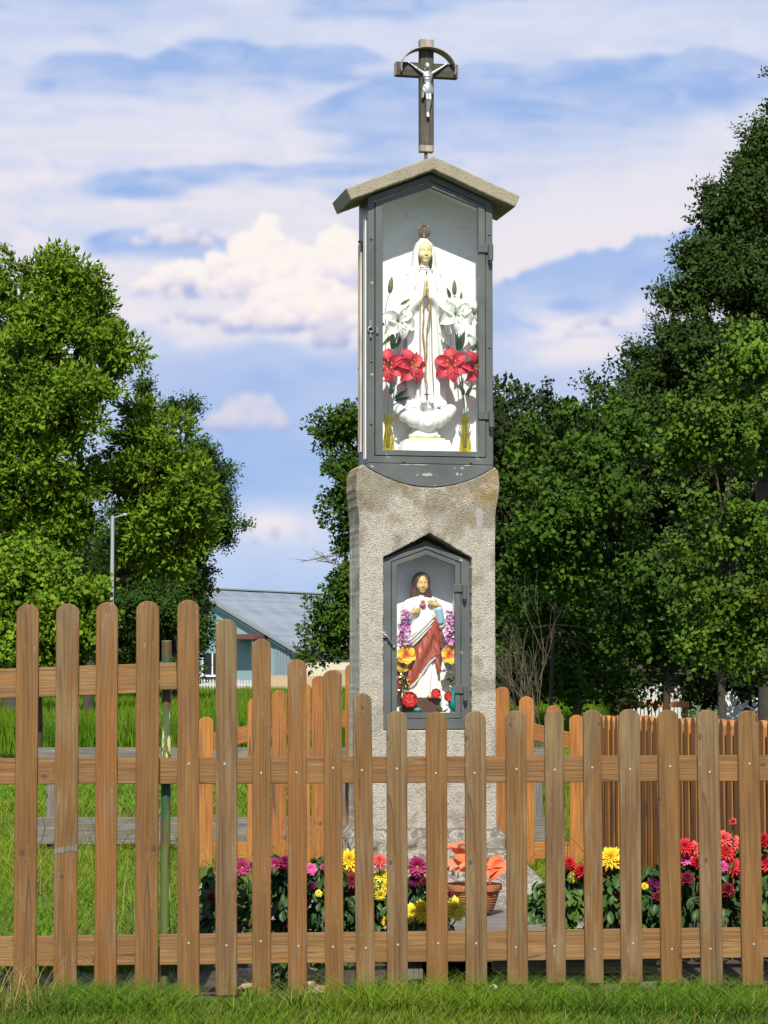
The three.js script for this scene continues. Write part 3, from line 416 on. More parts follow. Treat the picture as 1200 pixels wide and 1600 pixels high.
  const headG = net((x, y, z) => { const s = 0.115, yy = y - 0.992; let d = faceF(x / s, yy / s, (z - 0.004) / s, s); return smin(d, cap(x, y, z, [0, 0.91, -0.004], [0, 0.955, -0.004], 0.024, 0.022), 0.012); }, [-0.05, 0.9, -0.055], [0.05, 1.052, 0.062], 0.0027);
  const hd = part('head', headG, M.face, st, 'ivory face with dark brows and lowered eyes');
  const eyeG = new THREE.SphereGeometry(1, 10, 6), LIP = std([0.4, 0.14, 0.1], 0.5), eyes = [], brows = [];
  for (const s of [-1, 1]) { eyes.push(moved(eyeG.clone(), s * 0.0158, 0.9925, 0.0368, 0, 0, 0, 0.0072, 0.0022, 0.003)); brows.push(tube([new V3(s * 0.006, 1.0025, 0.041), new V3(s * 0.016, 1.0055, 0.0405), new V3(s * 0.026, 1.002, 0.033)], 0.0012, 0.0008, 5)); }
  part('eyes', merge(eyes), M.dark, hd); part('eyebrows', merge(brows), M.dark, hd); part('lips', merge([moved(eyeG.clone(), 0, 0.9632, 0.0428, 0, 0, 0, 0.0058, 0.002, 0.003)]), LIP, hd);
  const hands = sub('hands', st); for (const s of [-1, 1]) { const h = part('hand', net(handPair(s), [-0.025, -0.04, -0.03], [0.025, 0.075, 0.035], 0.003), M.ivory, hands); h.position.set(-0.014, 0.775, 0.092); h.rotation.x = 0.28; }
  // gilt trimming, brooch and rosary
  const trims = []; for (const s of [-1, 1]) trims.push(tube([new V3(s * 0.026 - 0.01, 0.74, 0.075), new V3(s * 0.03 - 0.008, 0.62, 0.066), new V3(s * 0.031 - 0.006, 0.45, 0.066), new V3(s * 0.036 - 0.004, 0.3, 0.07)], 0.0022, 0.0022, 5, 16)); for (const q of trims) part('gilt_trim', q, M.gold, st);
  part('collar', moved(new THREE.TorusGeometry(0.033, 0.0028, 6, 24), 0, 0.905, 0.006, 1.25, 0, 0, 1, 1, 1), M.goldDull, st); part('brooch', moved(new THREE.SphereGeometry(0.006, 8, 6), 0.001, 0.89, 0.044), M.goldDull, st);
  const ros = sub('rosary', st), bead = new THREE.SphereGeometry(0.0042, 6, 5), beads = [];
  const pathR = (a, b) => { for (let i = 0; i <= 40; i++) { const t = i / 40; beads.push(moved(bead.clone(), mix(a[0], b[0], t) + 0.004 * Math.sin(t * 9), mix(a[1], b[1], t), mix(a[2], b[2], t))); } };
  pathR([-0.03, 0.75, 0.1], [-0.02, 0.46, 0.082]); pathR([0.006, 0.75, 0.1], [-0.014, 0.46, 0.084]); pathR([-0.017, 0.46, 0.086], [-0.008, 0.3, 0.086]); part('beads', merge(beads), M.gold, ros);
  part('pendant_cross', merge([rbox(0.006, 0.038, 0.004, 0.001).translate(-0.008, 0.275, 0.088), rbox(0.024, 0.006, 0.0045, 0.001).translate(-0.008, 0.281, 0.088)]), M.dark, ros);
  part('foot', net((x, y, z) => Math.min(cap(x, y, z, [-0.02, 0.253, 0.035], [-0.022, 0.245, 0.075], 0.014, 0.011), cap(x, y, z, [0.02, 0.253, 0.035], [0.024, 0.245, 0.075], 0.014, 0.011)), [-0.05, 0.22, 0.01], [0.05, 0.275, 0.095], 0.005), M.plaster, st);
  const cr = sub('wire_crown', st), cg = []; for (let i = 0; i < 6; i++) cg.push(moved(new THREE.TorusGeometry(0.031, 0.0026, 5, 20), 0, 1.1, -0.004, 0, i * Math.PI / 6, 0)); cg.push(moved(new THREE.TorusGeometry(0.021, 0.004, 5, 20), 0, 1.083, -0.004, Math.PI / 2)); part('wire', merge(cg), M.goldDull, cr); part('finial', merge([moved(new THREE.SphereGeometry(0.006, 8, 6), 0, 1.126, -0.004), rbox(0.004, 0.018, 0.004, 0.001).translate(0, 1.137, -0.004)]), M.goldDull, cr);
}
// ------------------------------------------------------------------ painted statue in the lower niche
{
  const base = 1.058; const st = thing('statue', 'painted statue with brown hair and red wrapped mantle in the lower niche', 'statue', toWorld(-0.005, base, -0.135), STURN);
  const RED = new THREE.MeshStandardMaterial({ roughness: 0.4, map: tex(256, 256, (u, v) => { const a = fb2(u * 5, v * 10, 5, 10, 401, 4), f = pn2(u * 60, v * 40, 60, 40, 402); return mix3(mix3([0.33, 0.052, 0.022], [0.30, 0.075, 0.034], sst(0.35, 0.7, a)), [0.5, 0.3, 0.22], sst(0.9, 0.96, f) * 0.4); }) }); RED.map.repeat.set(4, 4);
  const SILV = std([0.5, 0.5, 0.47], 0.35), BLUE = std([0.3, 0.52, 0.68], 0.5), SKIN = std([0.52, 0.33, 0.12], 0.5), HAIR = std([0.075, 0.03, 0.016], 0.45), WHITE = std([0.82, 0.81, 0.76], 0.4), BRN = std([0.1, 0.05, 0.035], 0.4);
  const pl = extr([[-0.1, 0], [0.1, 0], [0.1, 0.022], [0.088, 0.026], [0.088, 0.05], [0.094, 0.054], [0.094, 0.068], [-0.094, 0.068], [-0.094, 0.054], [-0.088, 0.05], [-0.088, 0.026], [-0.1, 0.022]], 0.09, 0.002); pl.translate(0, 0, -0.045); part('plinth', pl, BRN, st);
  const prof = (t, arr) => { for (let i = 1; i < arr.length; i++) if (t <= arr[i][0]) return mix(arr[i - 1][1], arr[i][1], sst(arr[i - 1][0], arr[i][0], t)); return arr[arr.length - 1][1]; };
  const HW = [[0.06, 0.092], [0.2, 0.085], [0.36, 0.078], [0.46, 0.073], [0.535, 0.07], [0.572, 0.04], [0.6, 0.016]], HD = [[0.06, 0.04], [0.3, 0.04], [0.5, 0.04], [0.6, 0.016]];
  const core = (x, y, z) => { const w = prof(y, HW), dd = prof(y, HD); return (Math.hypot(x / w, z / dd) - 1) * Math.min(w, dd) * 0.85; };
  const arms = (x, y, z, g = 0) => { let d = cap(x, y, z, [-0.06, 0.527, 0], [-0.088, 0.43, 0.012], 0.028 + g, 0.027 + g); d = smin(d, cap(x, y, z, [-0.088, 0.43, 0.012], [-0.064, 0.478, 0.038], 0.026 + g, 0.02 + g), 0.02); let e = cap(x, y, z, [0.06, 0.527, 0], [0.094, 0.435, 0.01], 0.028 + g, 0.028 + g); e = smin(e, cap(x, y, z, [0.094, 0.435, 0.01], [0.074, 0.512, 0.04], 0.026 + g, 0.02 + g), 0.02); return Math.min(d, e); };
  const robe = (x, y, z) => { const th = Math.atan2(x, z * 2); let d = core(x, y, z) + 0.0042 * Math.sin(th * 11 + Math.sin(y * 20)) * sst(0.4, 0.2, y) + 0.002 * Math.sin(x * 150) * sst(0.6, 0.5, y) * sst(0.36, 0.5, y); d = smin(d, arms(x, y, z), 0.02); return Math.max(d, y - 0.6, 0.07 - y); };
  part('tunic', net(robe, [-0.14, 0.05, -0.06], [0.14, 0.61, 0.085], 0.0045), WHITE, st);
  // red mantle: wraps from the waist, hem rising to the viewer's right, tail at the side
  const mant = (x, y, z) => { const th = Math.atan2(x, z * 2), f = 0.005 * Math.sin(th * 8 - y * 26 + Math.sin(y * 11) * 1.5) + 0.002 * Math.sin(th * 19 + y * 30); let d = core(x, y, z) - 0.0095 + f; d = Math.max(d, y - (0.385 + x * 0.95 + 0.02 * Math.sin(th * 2)), (0.205 + x * 1.02 + 0.012 * Math.sin(x * 40)) - y); let t = cap(x, y, z, [0.068, 0.47, 0.03], [0.082, 0.2, 0.034], 0.016, 0.012) + 0.003 * Math.sin(y * 90 + x * 120); return smin(d, Math.max(t, 0.175 - y), 0.012); };
  part('mantle', net(mant, [-0.125, 0.06, -0.07], [0.13, 0.52, 0.08], 0.0042), RED, st);
  const sash = (x, y, z) => { const c = y - (0.40 + x * 0.98 + 0.3 * x * x), w = mix(0.032, 0.02, sst(-0.08, 0.06, x)); let d = core(x, y, z) - 0.013 + 0.0038 * Math.sin(c * 330); return Math.max(d, Math.abs(c) - w, Math.abs(x) - 0.088, -z - 0.01); };
  part('sash', net(sash, [-0.11, 0.26, -0.03], [0.11, 0.53, 0.075], 0.0035), SILV, st, 'silver folded sash across the chest');
  const hem = (x, y, z) => { const c = y - (0.196 + x * 1.02 + 0.012 * Math.sin(x * 40)); return Math.max(core(x, y, z) - 0.0095, Math.abs(c) - 0.008, Math.abs(x) - 0.07, -z); };
  part('mantle_hem', net(hem, [-0.1, 0.08, -0.01], [0.09, 0.3, 0.07], 0.0035), SILV, st);
  for (const [a, b, r0] of [[[-0.082, 0.436, 0.03], [-0.069, 0.475, 0.046], 0.02], [[0.09, 0.45, 0.03], [0.08, 0.505, 0.046], 0.021]]) part('cuff', net((x, y, z) => cap(x, y, z, a, b, r0 + 0.003, r0), [-0.12, 0.39, 0], [0.13, 0.52, 0.09], 0.0045), BLUE, st, 'pale blue sleeve lining');
  const hand = (ox, oy, oz, dir, s) => net((x0, y0, z0) => { const c = Math.cos(dir), q = Math.sin(dir), X = x0 - ox, Y = y0 - oy, x = X * c + Y * q, y = -X * q + Y * c, z = z0 - oz; let d = ell(x, y, z, [0, 0, 0], [0.019, 0.0125, 0.009]); d = smin(d, cap(x, y, z, [-0.028, 0, -0.008], [-0.005, 0, 0], 0.0105, 0.01), 0.006); for (let i = 0; i < 4; i++) { const yy = -0.009 + i * 0.006, L = [0.02, 0.026, 0.029, 0.025][i]; d = smin(d, cap(x, y, z, [0.013, yy, 0], [0.013 + L * 0.6, yy, 0.002], 0.0036, 0.0034), 0.002); d = smin(d, cap(x, y, z, [0.013 + L * 0.6, yy, 0.002], [0.013 + L, yy, -0.006], 0.0034, 0.0027), 0.001); } d = smin(d, cap(x, y, z, [-0.004, s * 0.011, 0.003], [0.016, s * 0.021, 0.005], 0.0046, 0.0033), 0.003); return d; }, [ox - 0.05, oy - 0.05, oz - 0.03], [ox + 0.05, oy + 0.05, oz + 0.025], 0.0024);
  part('hand', hand(-0.05, 0.492, 0.056, 0.4, 1), SKIN, st); part('hand', hand(0.062, 0.53, 0.056, Math.PI - 0.45, -1), SKIN, st);
  const SC = 0.098, HY = 0.633, face = net((x, y, z) => smin(faceF((x - 0.004) / SC, (y - HY) / SC, (z - 0.004) / SC, SC), cap(x, y, z, [0.002, 0.56, -0.002], [0.002, 0.6, -0.002], 0.021, 0.019), 0.01), [-0.045, 0.55, -0.05], [0.05, 0.685, 0.055], 0.0024);
  const hd = part('head', face, std([0.56, 0.38, 0.15], 0.5), st, 'tan painted face');
  const hairF = (x, y, z) => { const X = x - 0.004; let d = ell(X, y, z, [0, 0.65, -0.008], [0.0425, 0.045, 0.046]); const w = mix(0.036, 0.054, sst(0.66, 0.57, y)); const fall = Math.max((Math.hypot(X / w, (z + 0.012) / 0.034) - 1) * 0.03, y - 0.66, 0.567 - y); d = smin(d, fall, 0.015); d = smax(d, -ell(X, y, z, [0, 0.618, 0.05], [0.0255, 0.056, 0.06]), 0.006); return d + 0.0012 * Math.sin(Math.atan2(X, z + 0.01) * 26 + y * 30); };
  part('hair', net(hairF, [-0.065, 0.555, -0.065], [0.07, 0.705, 0.05], 0.003), HAIR, hd, 'long dark brown hair');
  part('beard', net((x, y, z) => Math.max(ell(x - 0.004, y, z, [0, HY - 0.041, 0.013], [0.0205, 0.015, 0.0185]), -ell(x - 0.004, y, z, [0, HY - 0.027, 0.04], [0.0125, 0.011, 0.03])), [-0.03, 0.56, -0.01], [0.035, 0.63, 0.05], 0.0024), std([0.1, 0.045, 0.022], 0.5), hd);
  const eg = new THREE.SphereGeometry(1, 10, 6), ey = [], br = []; for (const s of [-1, 1]) { ey.push(moved(eg.clone(), 0.004 + s * 0.0132, HY - 0.0005, 0.0325, 0, 0, 0, 0.0055, 0.0022, 0.003)); br.push(tube([new V3(0.004 + s * 0.005, HY + 0.008, 0.0365), new V3(0.004 + s * 0.013, HY + 0.0105, 0.036), new V3(0.004 + s * 0.021, HY + 0.007, 0.03)], 0.0012, 0.0008, 5)); }
  part('eyes', merge(ey), M.dark, hd); part('eyebrows', merge(br), M.dark, hd); part('lips', moved(eg.clone(), 0.004, HY - 0.026, 0.0362, 0, 0, 0, 0.007, 0.0022, 0.003), std([0.3, 0.1, 0.07], 0.5), hd);
  const HR = std([0.36, 0.09, 0.08], 0.4), ht = sub('heart_emblem', st); part('heart', net((x, y, z) => { let d = smin(ell(x, y, z, [-0.007, 0.528, 0.044], [0.0105, 0.0105, 0.009]), ell(x, y, z, [0.007, 0.528, 0.044], [0.0105, 0.0105, 0.009]), 0.004); return smin(d, cap(x, y, z, [0, 0.524, 0.044], [0, 0.508, 0.044], 0.011, 0.002), 0.005); }, [-0.03, 0.49, 0.03], [0.03, 0.542, 0.065], 0.0024), HR, ht);
  const fl = []; for (let i = -3; i <= 3; i++) { const a = i * 0.3; fl.push(tube([new V3(Math.sin(a) * 0.006, 0.538, 0.044), new V3(Math.sin(a) * 0.015 + 0.002, 0.538 + 0.013 * Math.cos(a), 0.047), new V3(Math.sin(a) * 0.022, 0.538 + 0.022 * Math.cos(a), 0.047)], 0.0028, 0.0006, 5)); } part('flame', merge(fl), HR, ht);
  part('foot', net((x, y, z) => cap(x, y, z, [0.028, 0.078, 0.02], [0.034, 0.076, 0.054], 0.014, 0.01), [0, 0.06, 0], [0.06, 0.1, 0.075], 0.004), SKIN, st);
}
// ------------------------------------------------------------------ flowers: petals, blooms, leaves
// a petal grows along +y, its face towards +z; curve bends it back, cup hollows it
function petalGeo(L, W, o = {}) {
  const { nu = 7, nv = 5, rise = 0.5, back = 1.4, cup = 0.25, pw = 1, tip = 1, wave = 0, seed = 1, notch = 0 } = o, pos = [], idx = [], uv = [];
  let cy = 0, cz = 0, ang = Math.PI / 2 * rise; const ds = L / nu;
  for (let i = 0; i <= nu; i++) {
    const t = i / nu, w = W * Math.max(0.03, Math.sin(Math.PI * Math.min(1, Math.pow(t, pw) * 0.94 + 0.06)) ** tip);
    for (let j = 0; j < nv; j++) { const s = j / (nv - 1) * 2 - 1, k = cup * w * s * s + wave * L * (n3(t * 5, s * 3, seed, 1) - 0.5) * Math.abs(s); pos.push(s * w / 2, cy - Math.sin(ang) * k + notch * L * (1 - Math.abs(s)) * (i === nu ? -1 : 0), cz + Math.cos(ang) * k); uv.push(s * 0.5 + 0.5, t); }
    cy += Math.cos(ang) * ds; cz += Math.sin(ang) * ds; ang -= back / nu;
  }
  for (let i = 0; i < nu; i++) for (let j = 0; j < nv - 1; j++) { const a = i * nv + j, b = a + nv; idx.push(a, a + 1, b, a + 1, b + 1, b); }
  const g = new THREE.BufferGeometry(); g.setAttribute('position', new THREE.Float32BufferAttribute(pos, 3)); g.setAttribute('uv', new THREE.Float32BufferAttribute(uv, 2)); g.setIndex(idx); g.computeVertexNormals(); return g;
}
const petalMat = (c, tr = 0.3, rough = 0.65, more = {}) => new THREE.MeshPhysicalMaterial({ color: lin(...c), roughness: rough, transmission: tr, thickness: 0, side: THREE.DoubleSide, ...more });
const leafMat = (c, tr = 0.28, rough = 0.5) => new THREE.MeshPhysicalMaterial({ color: lin(...c), roughness: rough, specularIntensity: 0.4, transmission: tr, thickness: 0, side: THREE.DoubleSide });
const veined = (a, b, vein) => { const t = tex(64, 128, (u, v) => { const e = Math.abs(u - 0.5) * 2, n = pn2(u * 14, v * 3, 14, 3, 7); return mix3(mix3(b, a, sst(0.05, 0.7, v) * 0.7 + 0.3 * n), vein, (1 - sst(0.02, 0.14, e)) * 0.7 * (1 - v * 0.6)); }); return t; };
const MF = {
  redLily: new THREE.MeshPhysicalMaterial({ map: veined([0.62, 0.035, 0.055], [0.5, 0.02, 0.035], [0.36, 0.01, 0.02]), roughness: 0.6, transmission: 0.2, side: THREE.DoubleSide }),
  whiteLily: new THREE.MeshPhysicalMaterial({ map: veined([0.82, 0.83, 0.83], [0.74, 0.79, 0.74], [0.66, 0.76, 0.66]), roughness: 0.6, transmission: 0.2, side: THREE.DoubleSide }),
  yellowHib: new THREE.MeshPhysicalMaterial({ map: tex(64, 64, (u, v) => mix3([0.8, 0.08, 0.01], [0.85, 0.55, 0.02], sst(0.25, 0.5, v + 0.1 * (pn2(u * 8, v * 8, 8, 8, 3) - 0.5)))), roughness: 0.6, transmission: 0.2, side: THREE.DoubleSide }),
  green: leafMat([0.045, 0.085, 0.03]), greenLight: leafMat([0.13, 0.2, 0.05]), stem: std([0.04, 0.1, 0.06], 0.6), stemB: std([0.06, 0.13, 0.14], 0.5), stamen: std([0.5, 0.3, 0.1], 0.6), bud: std([0.1, 0.11, 0.055], 0.6), teal: std([0.0, 0.25, 0.25], 0.35),
  purple: petalMat([0.6, 0.23, 0.52], 0.15), purple2: petalMat([0.74, 0.5, 0.68], 0.15), carn: petalMat([0.62, 0.03, 0.028], 0.2),
  glass: new THREE.MeshPhysicalMaterial({ color: lin(0.85, 0.8, 0.1), transmission: 0.95, thickness: 0, roughness: 0.03, side: THREE.DoubleSide }),
  tinsel: std([0.75, 0.65, 0.2], 0.3, { metalness: 0.5 }),
};
const lilyP = [petalGeo(0.112, 0.068, { nu: 9, nv: 5, rise: 0.62, back: 2.1, cup: 0.22, pw: 0.95, wave: 0.14, seed: 3 }), petalGeo(0.108, 0.055, { nu: 9, nv: 5, rise: 0.66, back: 2.3, cup: 0.25, pw: 0.95, wave: 0.10, seed: 9 })];
const stamG = (() => { const l = []; for (let i = 0; i < 6; i++) { const a = i * 1.047 + 0.3, r = 0.022; l.push(tube([new V3(0, 0, 0), new V3(Math.cos(a) * r * 0.4, Math.sin(a) * r * 0.4, 0.035), new V3(Math.cos(a) * r, Math.sin(a) * r, 0.062)], 0.0012, 0.001, 4), moved(new THREE.SphereGeometry(0.003, 6, 4), Math.cos(a) * r, Math.sin(a) * r, 0.063, 0, 0, 0, 1, 2, 1)); } return merge(l); })();
function lily(par, mat, pos, rx, ry, rz, s, n = 6) {
  const f = sub('flower', par); f.position.copy(pos); f.position.z -= 0.022; f.rotation.set(rx, ry, rz, 'YXZ'); f.scale.setScalar(s);
  for (let i = 0; i < n; i++) { const m = part('petal', lilyP[i % 2], mat, f); m.rotation.z = i * 6.283 / n; m.position.z = i % 2 ? 0.004 : 0; }
  part('stamens', stamG, mat === MF.whiteLily ? MF.greenLight : MF.stamen, f); return f;
}
const leafA = petalGeo(0.1, 0.03, { nu: 6, nv: 3, rise: 0.25, back: 0.9, cup: 0.3, pw: 0.8 });
function leafAt(par, pos, rx, ry, rz, s, mat = MF.green, name = 'leaf') { const m = part(name, leafA, mat, par); m.position.copy(pos); m.rotation.set(rx, ry, rz, 'YXZ'); m.scale.setScalar(s); return m; }
// a place in the shrine's own axes seen at a pixel, at local depth z
function lp(px, py, z) { const k = (px - 600) / F, c = Math.cos(STURN), s = Math.sin(STURN), x = (k * (-SZ - z * c) - SX - z * s) / (c - k * s), d = -(SZ - x * s + z * c); return new V3(x, yAt(py, d), z); }
const inShrine = (o, p) => { o.position.copy(toWorld(p.x, p.y, p.z)); o.rotation.y = STURN; return o; };

// vases and lily bouquets in the upper case
const vaseProf = [[0.001, 0.001], [0.03, 0.001], [0.032, 0.012], [0.028, 0.05], [0.019, 0.1], [0.016, 0.125], [0.019, 0.155], [0.0225, 0.182], [0.0205, 0.182], [0.0172, 0.155], [0.0142, 0.125], [0.017, 0.1], [0.026, 0.05], [0.0295, 0.014], [0.001, 0.01]];
for (const [side, px] of [['left', 607], ['right', 727.5]]) {
  const b = lp(px, 703.5, -0.062); b.y = 2.3412;
  const v = inShrine(thing('glass_vase', side === 'left' ? 'slim yellow green glass vase, the one below the paired red lilies and bare bud' : 'slim yellow green glass vase, the one nearer the hinges of the upper case', 'vase', [0, 0, 0], 0, 'glass vases in the upper case'), b);
  part('glass', lathe(vaseProf, 20), MF.glass, v);
  const o = inShrine(thing('lily_bouquet', side === 'left' ? 'artificial bouquet of one white and two red lilies with a bare bud, latch side' : 'artificial bouquet of white and red lilies below a bud at the hinge side', 'bouquet', [0, 0, 0], 0, 'artificial lily bouquets in the upper case'), b);
  const q = (x, y, z) => lp(x, y, z).sub(b), st = (pts, r, mat = MF.stem) => part('stem', tube(pts.map((p) => q(...p)), r, r * 0.8, 6), mat, o);
  const bud = (x, y, z, rz, s) => { const m = part('bud', moved(lathe([[0, 0], [0.009, 0.008], [0.0125, 0.03], [0.01, 0.055], [0.004, 0.075], [0, 0.08]], 10), 0, 0, 0), MF.bud, o); m.position.copy(q(x, y, z)); m.rotation.z = rz; m.scale.setScalar(s); };
  if (side === 'left') {
    st([[606, 700, -0.062], [606, 640, -0.062], [611, 590, -0.06], [620, 520, -0.06]], 0.0035); st([[608, 700, -0.058], [613, 630, -0.06], [634, 590, -0.055]], 0.0035, MF.stemB); st([[604, 700, -0.065], [601, 640, -0.065], [604, 590, -0.06]], 0.003, MF.stemB); st([[604, 520, -0.07], [602, 485, -0.07], [609, 458, -0.07]], 0.002);
    bud(609, 459, -0.07, -0.12, 1.1); leafAt(o, q(626, 476, -0.07), 0.2, 0, -1.0, 0.62, MF.greenLight); leafAt(o, q(601, 508, -0.07), 0.2, 0, 1.2, 0.6, MF.greenLight);
    lily(o, MF.whiteLily, q(621, 502, -0.058), -0.1, 0.25, 0.25, 1.06); lily(o, MF.redLily, q(640, 573, -0.05), -0.1, 0.35, 0.4, 1.02); lily(o, MF.redLily, q(610, 573, -0.055), -0.05, -0.35, 0.1, 1.0);
    leafAt(o, q(613, 545, -0.075), 0.3, 0, 0.1, 1.0); leafAt(o, q(614, 545, -0.08), 0.3, 0.6, -0.3, 0.9); leafAt(o, q(611, 617, -0.06), 0.2, 0.2, 0.2, 0.75); leafAt(o, q(616, 622, -0.055), 0.4, 0, -0.9, 0.9); leafAt(o, q(616, 625, -0.06), 0.5, 0, -1.3, 0.85); leafAt(o, q(611, 525, -0.075), 0.2, 0, 2.4, 0.7, MF.greenLight);
  } else {
    st([[727, 700, -0.062], [727, 640, -0.062], [722, 590, -0.06], [716, 520, -0.06]], 0.0035); st([[729, 700, -0.058], [731, 630, -0.06], [742, 580, -0.06]], 0.0035, MF.stemB); st([[725, 700, -0.065], [723, 620, -0.06], [715, 575, -0.06]], 0.003, MF.stemB); st([[713, 500, -0.07], [711, 480, -0.07], [711, 465, -0.07]], 0.002);
    bud(711, 462, -0.07, 0, 1.0); leafAt(o, q(704, 466, -0.07), 0.2, 0, 0.35, 0.6); leafAt(o, q(720, 470, -0.07), 0.2, 0, -0.1, 0.5, MF.greenLight);
    lily(o, MF.whiteLily, q(713, 492, -0.058), -0.15, 0.1, 0.0, 1.06); lily(o, MF.whiteLily, q(741, 490, -0.085), 0, 0.5, 0.4, 0.8); lily(o, MF.whiteLily, q(744, 540, -0.10), 0.2, 0.4, 0.9, 0.75); lily(o, MF.redLily, q(708, 571, -0.05), -0.1, -0.25, 0.15, 1.02); lily(o, MF.redLily, q(738, 573, -0.06), 0.05, 0.6, 0.5, 0.95);
    leafAt(o, q(716, 548, -0.075), 0.3, 0.2, 0.3, 1.0); leafAt(o, q(718, 548, -0.075), 0.3, -0.3, -0.3, 1.1); leafAt(o, q(703, 545, -0.07), 0.2, 0, 0.9, 0.5, MF.greenLight); leafAt(o, q(738, 548, -0.075), 0.3, 0, -0.9, 0.6, MF.greenLight); leafAt(o, q(725, 618, -0.06), 0.3, 0.2, 0.5, 0.7); leafAt(o, q(729, 618, -0.06), 0.3, -0.2, -0.5, 0.7);
  }
}
